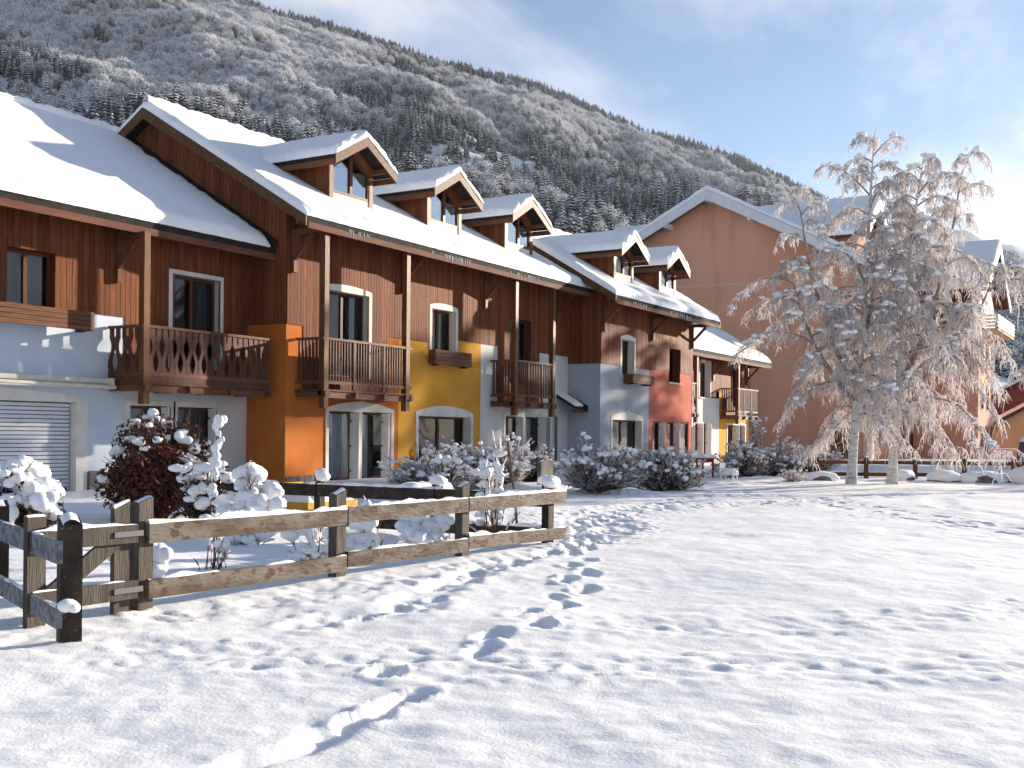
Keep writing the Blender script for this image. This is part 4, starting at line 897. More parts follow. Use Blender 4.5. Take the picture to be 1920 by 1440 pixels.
for (a, c, i) in ((6.40, 8.98, 0), (9.0, 11.28, 1), (11.30, 13.80, 2)):
    dz = (-.004, .006, 0)[i]
    rail(FF, (a, 7.345, .645+dz+(.006 if i == 0 else 0)), (c, 7.345, .635+dz), .165, .045, 'fence_wood', 3+i, .045 if i else .05)
    rail(FF, (a, 7.345, .185+dz), (c, 7.345, .155-(.03 if i == 2 else 0)), .16, .045, 'fence_wood', 13+i, .04)
GT = thing('garden_gate', 'small braced wooden gate beside the dark corner post', 'gate', (5.8, 7.44, 0))
rail(GT, (5.32, 7.36, .66), (6.30, 7.36, .655), .15, .04, 'fence_post', 31, .05); rail(GT, (5.32, 7.36, .20), (6.30, 7.36, .195), .15, .04, 'fence_post', 32, .03)
post(GT, 6.2, 7.44, .86, 0, .16, .05, 'fence_post', .06, seed=41, name='stile'); post(GT, 5.40, 7.44, .84, 0, .16, .05, 'fence_post', 0., seed=42, name='stile')
obj('brace', MB().beam((5.42, 7.40, .18), (6.15, 7.40, .63), .035, .14), 'fence_post', GT)
for z in (.655, .195): obj('hinge', MB().box(6.05, 6.34, 7.325, 7.338, z-.02, z+.025), 'metal_grey', GT)
DL = thing('garden_fence', 'dark frosted fence at the left edge nearest the camera', 'fence', (5.16, 6.7, 0))
dl = Vector((.393, .919)); aD = math.atan2(dl.y, dl.x); PD = Vector((5.16, 6.72))
for k, tt in enumerate((0, 2.35, 4.7)):
    q = PD+dl*tt; post(DL, q.x, q.y, .88, aD+math.pi, .10, .15, 'fence_dark', -.05, seed=50+k)
for k, (t0, t1) in enumerate(((-.06, 2.35), (2.36, 4.75))):
    nrm = Vector((-dl.y, dl.x))*.085; a_, c_ = PD+dl*t0+nrm, PD+dl*t1+nrm
    rail(DL, (a_.x, a_.y, .645), (c_.x, c_.y, .66), .16, .045, 'fence_frost', 60+k, .02, .2); rail(DL, (a_.x, a_.y, .185), (c_.x, c_.y, .20), .15, .045, 'fence_frost', 62+k, .03, .2)
g_ = PD+Vector((-dl.y, dl.x))*(-.02); obj('snow_lump', blobs([(5.10, 6.66, .27), (5.13, 6.63, .255)], [(.07, .05, .045), (.05, .04, .04)], 2, .1, 3), 'snow', DL, True)
SF = thing('garden_fence', 'dark fence with snow capped posts crossing the garden towards the house', 'fence', (13.47, 10.5, 0))
for k, y in enumerate((9.3, 11.55, 13.8)): post(SF, 13.47, y, .83, math.pi/2, .12, .12, 'fence_dark', 0, cap=.22, seed=70+k)
for k, (a, c) in enumerate(((7.5, 9.28), (9.3, 11.53), (11.56, 13.9))):
    rail(SF, (13.40, a, .60), (13.40, c, .60), .19, .045, 'fence_dark', 75+k, .05); rail(SF, (13.40, a, .14), (13.40, c, .14), .16, .045, 'fence_dark', 78+k, .05)
RF = thing('lawn_fence', 'low brown two rail fence behind the birches on the right', 'fence', (43, 8, 0))
e0, e1 = Vector((41.0, 11.3)), Vector((45.6, 3.5)); dr = (e1-e0).normalized(); LnR = (e1-e0).length; aR = math.atan2(dr.y, dr.x)
for k in range(6):
    q = e0+dr*(LnR*k/5); post(RF, q.x, q.y, .78, aR, .13, .13, 'wood_beam', 0, cap=.13, seed=90+k)
for k in range(5):
    nr = Vector((-dr.y, dr.x))*(.09); a_, c_ = e0+dr*(LnR*k/5)-nr*(-1), e0+dr*(LnR*(k+1)/5-.02)-nr*(-1)
    rail(RF, (a_.x, a_.y, .60), (c_.x, c_.y, .60), .14, .05, 'wood_beam', 100+k, .05); rail(RF, (a_.x, a_.y, .16), (c_.x, c_.y, .16), .14, .05, 'wood_beam', 110+k, .05)

# ------------------------------------------------------------------ shrubs and plants
def rand_dirs(g, n, zmin=-.1):
    z = g.uniform(zmin, 1, n); a = g.uniform(0, 6.283, n); q = np.sqrt(np.clip(1-z*z, 0, 1)); return np.stack([q*np.cos(a), q*np.sin(a), z], 1)
def shrub(name, label, base, rx, h, seed, stems=160, twigs=700, nblob=110, bs=(.05, .13), twig_m='twig', outer_m='frost', leaf=None, nleaf=0, group=None, dark=0, upright=.5, blob_top=.45, cat='shrub', blob_side=None, ls=.05, stretch=1., along=False, amp=1.):
    g = np.random.default_rng(seed); bx, by = base; bz = gz_at(bx, by)-.03; bb = np.array([bx, by, bz])
    o = thing(name, label, cat, (bx, by, bz), group)
    def dome(n, rmin=.75, zmin=0.):
        d = rand_dirs(g, n, zmin); lump = 1+amp*(.34*np.sin(d[:, 0]*4.3+seed)*np.sin(d[:, 1]*3.7+seed*2)+.22*np.sin(d[:, 2]*7+d[:, 0]*6+seed))
        r = g.uniform(rmin, 1, n)*lump; return np.stack([d[:, 0]*rx*r*stretch, d[:, 1]*rx*r, h*(.12+.88*np.clip(d[:, 2], 0, 1)**.7*r)], 1)
    E = dome(stems, .7); sp_ = .5 if along else .22; S0 = np.stack([E[:, 0]*sp_+g.normal(0, .04, stems), E[:, 1]*sp_+g.normal(0, .04, stems), np.zeros(stems)], 1)
    md = S0*.45+E*.55; md[:, 2] = E[:, 2]*(.45+.25*upright); md[:, :2] = S0[:, :2]*.6+E[:, :2]*.4
    tt = np.linspace(0, 1, 5)[None, :, None]; P = (1-tt)**2*S0[:, None]+2*tt*(1-tt)*md[:, None]+tt**2*E[:, None]
    r = np.linspace(.014, .005, 5)[None]*g.uniform(.7, 1.3, (stems, 1))*(.6 if along else min(1.5, max(.6, h)))
    tag(obj('stems', tubes(P+bb, r, 4), twig_m, o, True), None, kind='stuff')
    if twigs:
        k = g.integers(0, stems, twigs); t = g.uniform(.45, 1., twigs)[:, None]; Q = (1-t)**2*S0[k]+2*t*(1-t)*md[k]+t**2*E[k]
        dv = Q*np.array([1, 1, .6]); dv /= np.linalg.norm(dv, axis=1, keepdims=True)+1e-6; dv = dv+g.normal(0, .45, (twigs, 3))+np.array([0, 0, upright]); dv /= np.linalg.norm(dv, axis=1, keepdims=True)
        Ln = g.uniform(.10, .26, twigs)[:, None]*max(.55, min(1.2, h)); P2 = np.stack([Q, Q+dv*Ln*.5, Q+dv*Ln-np.array([0, 0, .02])], 1)
        cut = int(twigs*(1-dark)); R2 = np.array([[.011, .010, .006]])*g.uniform(.7, 1.4, (twigs, 1))
        if cut: tag(obj('frosted_twigs', tubes(P2[:cut]+bb, R2[:cut], 3), outer_m, o, True), None, kind='stuff')
        if cut < twigs: tag(obj('bare_twigs', tubes(P2[cut:]+bb, R2[cut:]*.7, 3), twig_m, o, True), None, kind='stuff')
    if nleaf:
        c = dome(nleaf, .25); c = c[np.argsort(g.random(nleaf))]; a = rand_dirs(g, nleaf, -1); b2 = np.cross(a, rand_dirs(g, nleaf, -1)); b2 /= np.linalg.norm(b2, axis=1, keepdims=True)+1e-6
        l_ = g.uniform(.6, 1.4, nleaf)[:, None]*ls; v = np.stack([c-a*l_, c+b2*l_*.45, c+a*l_, c-b2*l_*.45], 1).reshape(-1, 3)+bb
        tag(obj('foliage', (v, np.arange(nleaf*4).reshape(-1, 4)), leaf, o), None, kind='stuff')
    if nblob:
        d = dome(nblob*3, .82, blob_top-.3)
        if along:
            k = g.integers(0, stems, nblob*3); t = g.uniform(.25, 1., nblob*3)[:, None]; d = (1-t)**2*S0[k]+2*t*(1-t)*md[k]+t**2*E[k]
        if blob_side is not None: d = d[(d[:, :2]@np.array(blob_side)) > g.normal(-.05, .3*rx, len(d))]
        d = d[d[:, 2] > h*blob_top*g.uniform(.6, 1.1, len(d))][:nblob]; n = len(d)
        b1 = g.uniform(bs[0], bs[1], n)[:, None]; cs, ss = [], []
        for q in range(3):
            k_ = (.82 if q == 0 else 1)*g.uniform(.45, .85, (n, 1)) if q else .8
            cs.append(d+(g.normal(0, .62, (n, 3))*np.array([.8, .8, .36])*b1 if q else 0)); ss.append(b1*k_*np.array([1.08, 1.0, .82])*g.uniform(.85, 1.15, (n, 3)))
        tag(obj('snow', blobs(np.concatenate(cs)+bb+np.array([0, 0, .02]), np.concatenate(ss), 2 if bs[1] > .12 and nblob < 36 else 1, .20, seed), 'snow', o, True), None, kind='stuff')
    return o
shrub('russet_shrub', 'rounded rust leaved shrub with snow cushions before the white house wall', (13.05, 14.8), .92, 1.72, 5, 120, 300, 34, (.06, .13), 'twig_red', 'twig_red', 'leaf_rust', 10000, None, 1., .5, .5, blob_side=(.45, -.45), ls=.05, amp=.4)
shrub('evergreen_shrub', 'snow buried bush at the left edge behind the dark fence', (10.05, 14.3), .62, .92, 6, 90, 500, 60, (.09, .2), 'twig', 'bush_dark', 'bush_dark', 1500, None, .3, .4, .35)
shrub('low_shrub', 'small bush under big flat snow pillows in the garden', (12.0, 11.65), .32, .85, 7, 26, 60, 20, (.09, .19), 'twig_red', 'frost', None, 0, None, .4, .7, .35)
shrub('low_shrub', 'dark little shrub with snow pads right of the russet one', (12.75, 13.3), .42, .95, 8, 70, 200, 26, (.07, .14), 'twig_red', 'bush_dark', 'bush_dark', 900, None, .5, .6, .4)
shrub('snowy_rose', 'tall upright rose bush caked in snow near the fence corner', (13.05, 8.12), .30, 1.5, 9, 18, 60, 70, (.035, .085), 'twig_red', 'frost', None, 0, None, .3, 1., .22, along=True)
shrub('flower_stems', 'snow heaped flower stems behind the middle of the front fence', (10.55, 8.25), .26, .62, 10, 24, 60, 34, (.05, .12), 'twig_red', 'frost', None, 0, None, .5, .9, .05, along=True)
shrub('flower_stems', 'snow mound of dead stems just right of the third fence post', (12.3, 8.7), .36, .58, 11, 22, 50, 46, (.07, .15), 'twig_red', 'frost', None, 0, None, .4, .9, .0, along=True)
shrub('flower_stems', 'bundle of bare brown stems standing in the garden snow by the gate', (8.75, 9.0), .13, .55, 12, 18, 30, 10, (.04, .09), 'twig_red', 'frost', None, 0, None, .6, 1., .7, along=True)
shrub('flower_stems', 'snow covered stems left of the second fence post', (9.75, 8.45), .24, .5, 13, 24, 60, 28, (.05, .11), 'twig_red', 'frost', None, 0, None, .6, .9, .0, along=True)
shrub('flower_stems', 'low snow hump of buried stems close behind the gate', (7.6, 8.7), .26, .34, 14, 10, 20, 24, (.06, .12), 'twig', 'frost', None, 0, None, .5, .8, .0, along=True)
shrub('flower_stems', 'snowy clump of stems at the foot of the pillow topped bush', (11.0, 10.6), .34, .5, 15, 22, 50, 34, (.06, .13), 'twig', 'frost', None, 0, None, .5, .8, .0, along=True)
HG = 'hedge shrubs along the terrace'
for i, (lab, b_, r_, h_, tw, nb, dk, st) in enumerate((
    ('wide snow laden hedge shrub before the yellow wall', (24.7, 17.0), 1.25, 1.05, 2000, 260, .25, 1.1),
    ('hedge shrub behind the tall rose, against the white wall', (26.4, 16.2), 1.05, 1.1, 1800, 220, .25, 1.1),
    ('frosted hedge shrub behind the grey slab', (29.4, 16.8), .8, 1.1, 1300, 80, .5, 1.0),
    ('big dark bottomed snowy shrub left of the grey arched door', (26.1, 12.92), .98, 1.12, 2200, 190, .35, 1.1),
    ('big dark bottomed snowy shrub right of the grey arched door', (28.4, 12.0), .95, 1.10, 2200, 150, .45, 1.0),
    ('thin frosty shrub behind the two dark bottomed ones', (31.6, 14.9), 1.1, 1.15, 1600, 60, .4, 1.0),
    ('frosty shrub near the far white garden chair', (39.6, 13.7), 1.05, 1.05, 1800, 120, .35, 1.0),
    ('frosty shrub at the far end below the yellow corner', (41.3, 12.9), 1.15, 1.2, 1900, 130, .25, 1.0),
    ('last frosty shrub of the row, next to the brown fence', (43.0, 12.1), 1.15, 1.12, 1900, 130, .25, 1.0),
    ('twiggy shrub under the far balcony', (44.5, 15.0), 1.0, 1.1, 1400, 50, .3, 1.0))):
    shrub('hedge_shrub', lab, b_, r_, h_, 120+i, 260, int(tw*1.5), int(nb*.8), (.035, .095), 'twig', 'frost', 'bush_dark', 1600 if dk > .3 and i < 7 else 300, HG, dk, .6, .42, stretch=st, ls=.035)
shrub('low_shrub', 'little frosted tuft in front of the last hedge shrubs', (37.2, 11.05), .42, .45, 140, 60, 500, 16, (.03, .07), 'twig', 'frost', None, 0, None, .1, .6, .3)
shrub('young_tree', 'thin frosted sapling before the far end of the terrace', (46.0, 15.4), .55, 2.5, 141, 26, 420, 60, (.03, .08), 'twig', 'frost', None, 0, None, .2, 1., .15, cat='tree')
shrub('brown_shrub', 'small bare brown shrub against the orange and yellow wall', (27.0, 19.3), .45, .95, 142, 90, 500, 0, (.05, .1), 'twig_red', 'twig_red', None, 0, None, 1., .6)
# a single frosted stalk rising before the white doors
def stalk(name, label, cat, pts, rad, m, cap=None, nb=0, seed=0):
    b = pts[0]; o = thing(name, label, cat, (b[0], b[1], b[2])); obj('stem' if cat == 'plant' else 'shaft', MB().tube(pts, rad, 6), m, o, True)
    if nb:
        g = np.random.default_rng(seed); P = np.array(pts); t = g.uniform(.25, 1, nb)*(len(P)-1); i = np.minimum(t.astype(int), len(P)-2); q = P[i]+(P[i+1]-P[i])*(t-i)[:, None]+g.normal(0, .025, (nb, 3)); obj('snow', blobs(q, g.uniform(.025, .06, (nb, 1))*np.array([1, 1, 1.2]), 1, .25, seed), 'snow', o, True)
    if cap: obj('snow_cap', blobs([(*pts[-1][:2], pts[-1][2]+.015)], [(cap, cap, cap*.7)], 2, .1, seed), 'snow', o, True)
    return o
stalk('frosted_stalk', 'tall thin snow crusted stalk before the white glass doors', 'plant', [(11.75, 12.2, 0), (11.78, 12.17, .5), (11.84, 12.13, 1.1), (11.87, 12.1, 1.72)], [.014, .012, .01, .006], 'twig_red', None, 44, 4)
stalk('garden_stake', 'leaning wooden stake behind the fence corner', 'stake', [(13.62, 8.0, 0), (13.55, 8.02, .6), (13.38, 8.05, 1.42)], [.022, .02, .018], 'fence_post', .035)
stalk('marker_rod', 'slim white rod standing before the orange and yellow wall', 'rod', [(25.6, 18.7, 0), (25.62, 18.7, .62)], .025, 'white_plastic')

# ------------------------------------------------------------------ small things in the gardens
def snow_top(H, x0, x1, y0, y1, z, th, seed): return obj('snow_cover', snow_slab((x0, y0, z), (x1, y0, z), (x1, y1, z), (x0, y1, z), th, .06, .06, 'lrbt', seed=seed), 'snow', H, True)
t = thing('sandpit', 'low yellow wooden sandpit buried in snow behind the dark fence', 'sandpit', (14.6, 12.8, 0))
for q in ((14.0, 15.3, 12.25, 12.31), (14.0, 15.3, 13.35, 13.41)): boxi('side_board', 'yellow_paint', *q, -.1, .34, t)
for q in ((14.0, 14.06, 12.31, 13.35), (15.24, 15.3, 12.31, 13.35)): boxi('side_board', 'yellow_paint', *q, -.1, .34, t)
boxi('cover', 'yellow_paint', 14.06, 15.24, 12.31, 13.35, .22, .28, t); snow_top(t, 14.05, 15.25, 12.3, 13.36, .28, .26, 5)
boxi('backrest_board', 'yellow_paint', 14.2, 15.2, 13.42, 13.46, .34, .62, t)
t = thing('garden_bench', 'snow buried bench behind the second dark fence rail', 'bench', (16.0, 11.4, 0))
boxi('seat', 'wood_dark', 15.5, 16.7, 11.2, 11.6, .38, .43, t)
for q in (15.6, 16.5): boxi('leg', 'wood_dark', q, q+.07, 11.25, 11.55, -.1, .38, t)
snow_top(t, 15.46, 16.74, 11.16, 11.64, .43, .22, 6)
t = thing('stone_slab', 'grey upright slab between the hedge shrubs', 'slab', (27.3, 15.2, 0)); obj('slab', MB().prism([(27.0, -.1), (27.75, -.1), (27.72, .78), (27.3, .82), (27.02, .74)], 'y', 15.15, 15.27), 'stone', t)
obj('snow_cover', lumpy_strip((27.02, 15.21, .76), (27.7, 15.21, .79), .12, .05, 7), 'snow', t, True)
t = thing('garden_table', 'red garden table with a snow layer before the red wall', 'table', (38.2, 14.8, 0))
boxi('tabletop', 'red_paint', 37.6, 38.8, 14.4, 15.2, .68, .73, t)
for q in (37.66, 38.68):
    for e in (14.46, 15.08): boxi('leg', 'red_paint', q, q+.06, e, e+.06, -.1, .68, t)
boxi('apron', 'red_paint', 37.66, 38.74, 14.47, 14.50, .56, .68, t); snow_top(t, 37.6, 38.8, 14.4, 15.2, .73, .12, 9)
t = thing('garden_chair', 'white garden chair half buried in snow beside the hedge', 'chair', (36.0, 12.9, 0))
boxi('seat', 'white_plastic', 35.75, 36.25, 12.65, 13.15, .20, .24, t); boxi('backrest', 'white_plastic', 35.75, 36.25, 13.12, 13.17, .26, .62, t)
for q in (35.77, 36.18):
    for e in (12.67, 13.07): boxi('leg', 'white_plastic', q, q+.05, e, e+.05, -.1, .20, t)
for q in (35.74, 36.21): boxi('armrest', 'white_plastic', q, q+.05, 12.65, 13.12, .40, .44, t)
snow_top(t, 35.75, 36.25, 12.65, 13.1, .24, .16, 10)
for i, (lab, x, y, s_) in enumerate((('snow capped boulder between the two birch trunks', 40.9, 8.3, (.5, .45, .34)), ('snow capped boulder right of the second birch', 41.2, 6.9, (.6, .5, .36)), ('long snow capped boulder before the brown fence', 41.6, 5.7, (.9, .6, .34)), ('large snow mounded boulder at the right edge', 42.0, 4.1, (1.1, .8, .55)), ('snow heap over a rock by the end of the hedge', 38.8, 10.6, (.6, .45, .28)))):
    o = thing('boulder', lab, 'boulder', (x, y, 0), 'boulders along the brown fence')
    obj('rock', blobs([(x, y, .0)], [np.array(s_)*np.array([1.02, 1.02, .8])], 3, .16, 200+i), 'stone', o, True); obj('snow_cover', blobs([(x, y, .02+s_[2]*.28)], [np.array(s_)*np.array([1.02, 1.02, .86])], 3, .13, 230+i), 'snow', o, True)
# parked car under snow beyond the fence
t = thing('parked_car', 'dark red car under thick snow at the right edge beyond the fence', 'car', (63.5, 6.0, 0))
prof = [(61.4, .35), (65.6, .35), (65.65, .75), (64.7, .88), (64.1, 1.38), (62.5, 1.40), (61.7, .92), (61.35, .80)]
obj('body', MB().prism(prof, 'y', 5.2, 6.8), 'car_paint', t)
obj('windscreen', MB().quad((64.64, 5.3, .93), (64.64, 6.7, .93), (64.17, 6.65, 1.34), (64.17, 5.35, 1.34)), 'glass', t); obj('side_window', MB().quad((62.0, 5.19, .94), (64.45, 5.19, .94), (64.0, 5.19, 1.32), (62.5, 5.19, 1.32)), 'metal_dark', t)
for q in (62.2, 64.9):
    for e in (5.15, 6.65): 
        w_ = obj('wheel', MB().prism([(q+.31*math.cos(k), .31+.31*math.sin(k)) for k in np.linspace(0, 6.283, 17)[:-1]], 'y', e, e+.2), 'rubber', t); obj('rim', MB().prism([(q+.19*math.cos(k), .31+.19*math.sin(k)) for k in np.linspace(0, 6.283, 13)[:-1]], 'y', e-.01, e-.002), 'metal_grey', w_)
obj('snow_cover', jn(snow_slab((62.4, 5.2, 1.38), (64.15, 5.2, 1.38), (64.15, 6.8, 1.38), (62.4, 6.8, 1.38), .28, .1, .1, 'lrbt', seed=3), snow_slab((64.6, 5.2, .88), (65.65, 5.2, .76), (65.65, 6.8, .76), (64.6, 6.8, .88), .22, .1, .1, 'lrbt', seed=4)), 'snow', t, True)

# ------------------------------------------------------------------ birches
def birch(label, base, height, top, seed, limbs=48, lat_bias=0., spread=1., weep=1., zlow=2.3, leaders=()):
    """trunk, leaders, arching limbs, drooping branches and hanging frosted twigs"""
    g = np.random.default_rng(seed); bx, by = base; o = thing('birch_tree', label, 'tree', (bx, by, -.1), 'snow laden birches')
    rt = np.array([RT[0], RT[1], 0]); fwv = np.array([FW[0], FW[1], 0]); upv = np.array([0, 0, 1.])
    n = 26; tt = np.linspace(0, 1, n)
    tr = np.stack([bx+tt*0, by+tt*0, -.1+tt*height], 1)+rt[None]*(top*tt**1.6+.10*np.sin(tt*5+seed))[:, None]+fwv[None]*(.08*np.sin(tt*6+seed))[:, None]
    rad = .15*(1-tt)**.85+.010; rad[0] = .22; rad[1] = .165
    obj('trunk', MB().tube(tr, rad, 12), 'bark_birch', o, True)
    stems_ = [(tr, 1.)]
    for z0, lx, ly, zt in leaders:     # start height, sideways and depth offset of the tip, tip height
        p0 = np.array([np.interp(z0/height, tt, tr[:, k]) for k in range(3)]); q = np.linspace(0, 1, 16)
        P = p0[None]+rt[None]*(lx*(1-(1-q)**1.7))[:, None]+fwv[None]*(ly*(1-(1-q)**1.7))[:, None]+upv[None]*((zt-z0)*q**1.15)[:, None]
        P += (rt[None]*math.copysign(.5, lx)-upv[None]*.35)*(np.clip(q-.82, 0, 1)/.18)[:, None]**2     # bowed tip
        obj('leader', MB().tube(P, .075*(1-q)**.8+.008, 8), 'limb', o, True); stems_.append((P, .7))
    LP, LR, SP, SR, TP, TR, BP, BS = [], [], [], [], [], [], [], []
    nm = [int(limbs*.5)]+[int(limbs*.5/max(1, len(leaders)))]*len(leaders)
    for (st, wt), cnt in zip(stems_, nm):
        for i in range(cnt):
            q = (i+.5)/cnt; f0 = .19+.78*q if wt == 1. else .22+.76*q
            fi = f0*(len(st)-1); j = min(int(fi), len(st)-2); p0 = st[j]+(st[j+1]-st[j])*(fi-j); z0 = p0[2]/height
            az = i*2.4+seed+g.uniform(-.5, .5); hd = rt*math.cos(az)+fwv*math.sin(az)
            L_ = spread*(2.9*(1-z0)**.75+.42)*g.uniform(.55, 1.3)*(1+lat_bias*math.cos(az))*(1 if wt == 1. else .75)
            up = (.35+.75*z0)*g.uniform(.7, 1.3); dr_ = (.55+.45*(1-z0)*weep+.35*z0)*g.uniform(.8, 1.25)
            s = np.linspace(0, 1, 9); wob = g.normal(0, .06, (9, 3)).cumsum(0)*L_*.3*s[:, None]
            Pl = p0[None]+hd[None]*(L_*(s-.12*s*s))[:, None]+upv[None]*(L_*(up*s-dr_*s*s))[:, None]+wob
            Pl[:, 2] = np.maximum(Pl[:, 2], 1.2)
            LP.append(Pl); LR.append(np.linspace(.036, .009, 9)*(.6+.8*(1-z0)))
            m = max(5, int(4+L_*4.2))
            for k in range(m):
                t0 = .12+.88*(k+g.random())/m; i0 = min(int(t0*8), 7); P0 = Pl[i0]+(Pl[i0+1]-Pl[i0])*(t0*8-i0)
                a2 = g.uniform(-1.5, 1.5); ca, sa = math.cos(a2), math.sin(a2); h2 = np.array([hd[0]*ca-hd[1]*sa, hd[0]*sa+hd[1]*ca, 0])
                l2 = g.uniform(.3, 1.05)*(1.1-.35*t0)*(.6+.5*(1-z0)); s2 = np.linspace(0, 1, 5)
                Q = P0[None]+h2[None]*(l2*(s2-.25*s2*s2))[:, None]+upv[None]*(l2*(.30*s2-(.65+.45*weep)*s2**2))[:, None]+g.normal(0, .035, (5, 3))*s2[:, None]
                SP.append(Q); SR.append(np.linspace(.013, .007, 5))
                for _ in range(16):
                    t1 = g.uniform(.1, 1); i1 = min(int(t1*4), 3); T0 = Q[i1]+(Q[i1+1]-Q[i1])*(t1*4-i1)
                    a3 = g.uniform(0, 6.28); l3 = g.uniform(.12, .42)*(1+1.1*(weep-1)*g.random())*(.8+.4*(1-z0)); h3 = np.array([math.cos(a3), math.sin(a3), 0])*g.uniform(.2, .95)
                    s3 = np.array([0, .35, .7, 1.])[:, None]
                    TP.append(T0[None]+h3[None]*l3*s3*(1-.35*s3)-upv[None]*l3*(s3*.1+s3*s3*(.35+.35*weep*g.random()))+g.normal(0, .016, (4, 3))*s3); TR.append(np.array([.009, .0105, .009, .005])*g.uniform(.6, 1.35))
            nb = g.integers(2, 6)
            tb = g.uniform(.2, 1, nb); ib = np.minimum((tb*8).astype(int), 7); pb = Pl[ib]+(Pl[ib+1]-Pl[ib])*(tb*8-ib)[:, None]
            for _ in range(3): BP.append(pb+g.normal(0, .09, (nb, 3))*np.array([1, 1, .4])+np.array([0, 0, .02])); BS.append(g.uniform(.03, .095, (nb, 1))*np.array([1.3, 1.3, .75]))
    tag(obj('limbs', tubes(np.array(LP), np.array(LR), 6), 'limb', o, True), None, kind='stuff')
    tag(obj('limb_snow', tubes(np.array(LP)+np.array([0, 0, .018]), np.array(LR)*.85, 5), 'frost', o, True), None, kind='stuff')
    tag(obj('branches', tubes(np.array(SP), np.array(SR), 4), 'frost', o, True), None, kind='stuff')
    TP = np.array(TP); TR = np.array(TR); cut = int(len(TP)*.90); pm = g.permutation(len(TP))
    tag(obj('frosted_twigs', tubes(TP[pm[:cut]], TR[pm[:cut]], 3), 'frost', o, True), None, kind='stuff')
    tag(obj('bare_twigs', tubes(TP[pm[cut:]], TR[pm[cut:]]*.75, 3), 'twig_red', o, True), None, kind='stuff')
    tag(obj('snow', blobs(np.concatenate(BP), np.concatenate(BS), 1, .25, seed), 'snow', o, True), None, kind='stuff')
    return o
B1 = birch('left birch with straight banded trunk and frosted crown', (36.9, 9.0), 11.7, .7, 301, 84, -.18, 1.15, 1.0, 2.3, ((3.2, -1.9, .3, 10.2), (4.2, .9, .9, 9.6), (2.8, -2.3, -.6, 7.2)))
B2 = birch('right birch leaning right with long weeping frosted twigs', (37.4, 7.9), 11.0, 1.1, 302, 84, .2, 1.15, 1.6, 2.2, ((3.4, 2.1, .2, 11.6), (3.0, 2.9, -.5, 7.4), (4.4, 1.0, 1.0, 9.5)))
def tree_copy(src, label, loc, rz, sc):
    c = src.copy(); C.objects.link(c); c.location = loc; c.rotation_euler = (0, 0, rz); c.scale = (sc, sc, sc); c['label'] = label; c['group'] = 'trees past the right edge'
    for ch in src.children:
        p = ch.copy(); C.objects.link(p); p.parent = c
    return c
# trees of the same park just past the right edge of the view; their long shadows fall on the terrace and the lawn
tree_copy(B1, 'tall frosted birch past the right edge, nearest the peach building', (80.5, 4.6, -.1), 2.1, 1.5)
tree_copy(B2, 'tall frosted birch past the right edge, middle of three', (83.0, .4, -.1), .8, 1.55)
tree_copy(B1, 'tall frosted birch past the right edge, farthest from the buildings', (80.0, -2.6, -.1), 4.0, 1.5)
tree_copy(B2, 'lone frosted birch past the right edge out on the open lawn', (76.0, -13.0, -.1), 2.6, .85)

# ------------------------------------------------------------------ forest on the hillside
def multi(name, parts):
    vs_, fs, mi, k = [], [], [], 0
    for v, f, i in parts: vs_.append(v); fs += [tuple(int(a)+k for a in q) for q in f]; mi += [i]*len(f); k += len(v)
    me = raw_mesh(name, np.concatenate(vs_), fs); me.polygons.foreach_set('material_index', np.array(mi, np.int32)); return me
def conifer(seed, h=1., wid=.30, tiers=11, snow=.75):
    g = np.random.default_rng(seed); dv, df, sv, sf = [], [], [], []
    for i in range(tiers):
        t = i/(tiers-1); z = .10+.86*t; rr = wid*(1-t)**.85+.025; nb = int(5+7*(1-t))
        for k in range(nb):
            a = 6.283*(k+g.random()*.8)/nb+i; L_ = rr*g.uniform(.7, 1.2); dz = -L_*g.uniform(.25, .6); hw_ = L_*g.uniform(.28, .42); zz = z+g.uniform(-.02, .02)
            c, s = math.cos(a), math.sin(a)
            def P(r, w_, q): return (c*r-s*w_, s*r+c*w_, zz+q)
            b = len(dv)*1; bb_ = sum(len(x) for x in dv)
            dv.append([P(0, 0, .03), P(L_*.62, hw_, dz*.5-.02), P(L_, 0, dz), P(L_*.62, -hw_, dz*.5-.02)]); df.append((bb_, bb_+1, bb_+2)); df.append((bb_, bb_+2, bb_+3))
            if g.random() < snow:
                e = .016; q = g.uniform(.72, 1.0); bs_ = sum(len(x) for x in sv)
                sv.append([P(0, 0, .03+e), P(L_*.60*q, hw_*q, dz*.5*q-.01+e), P(L_*q, 0, dz*q+e), P(L_*.6*q, -hw_*q, dz*.5*q-.01+e)]); sf.append((bs_, bs_+1, bs_+2)); sf.append((bs_, bs_+2, bs_+3))
    return np.concatenate(dv), df, np.concatenate(sv), sf
def trunk_mesh(h): return tubes(np.array([[(0, 0, -.06), (0, 0, .4), (0, 0, .95)]])*1., np.array([[.022, .016, .004]]), 5)
protos = []
FC = bpy.data.collections.new('forest_prototypes')
def proto(name, parts, mats):
    me = multi(name, parts)
    for m in mats: me.materials.append(M[m])
    o = bpy.data.objects.new(name, me); FC.objects.link(o); protos.append(o); return me
CON = []
for k, (wid, sn) in enumerate(((.27, .95), (.31, .88), (.23, .92), (.34, .8))):
    dv, df, sv, sf = conifer(400+k, 1, wid, 11, sn); tv, tf = trunk_mesh(1)
    CON.append(((tv, tf), (dv, df, sv, sf))); proto(f'p{k}_conifer', [(tv, tf, 2), (dv, df, 0), (sv, sf, 1)], ('needle', 'tree_snow', 'twig'))
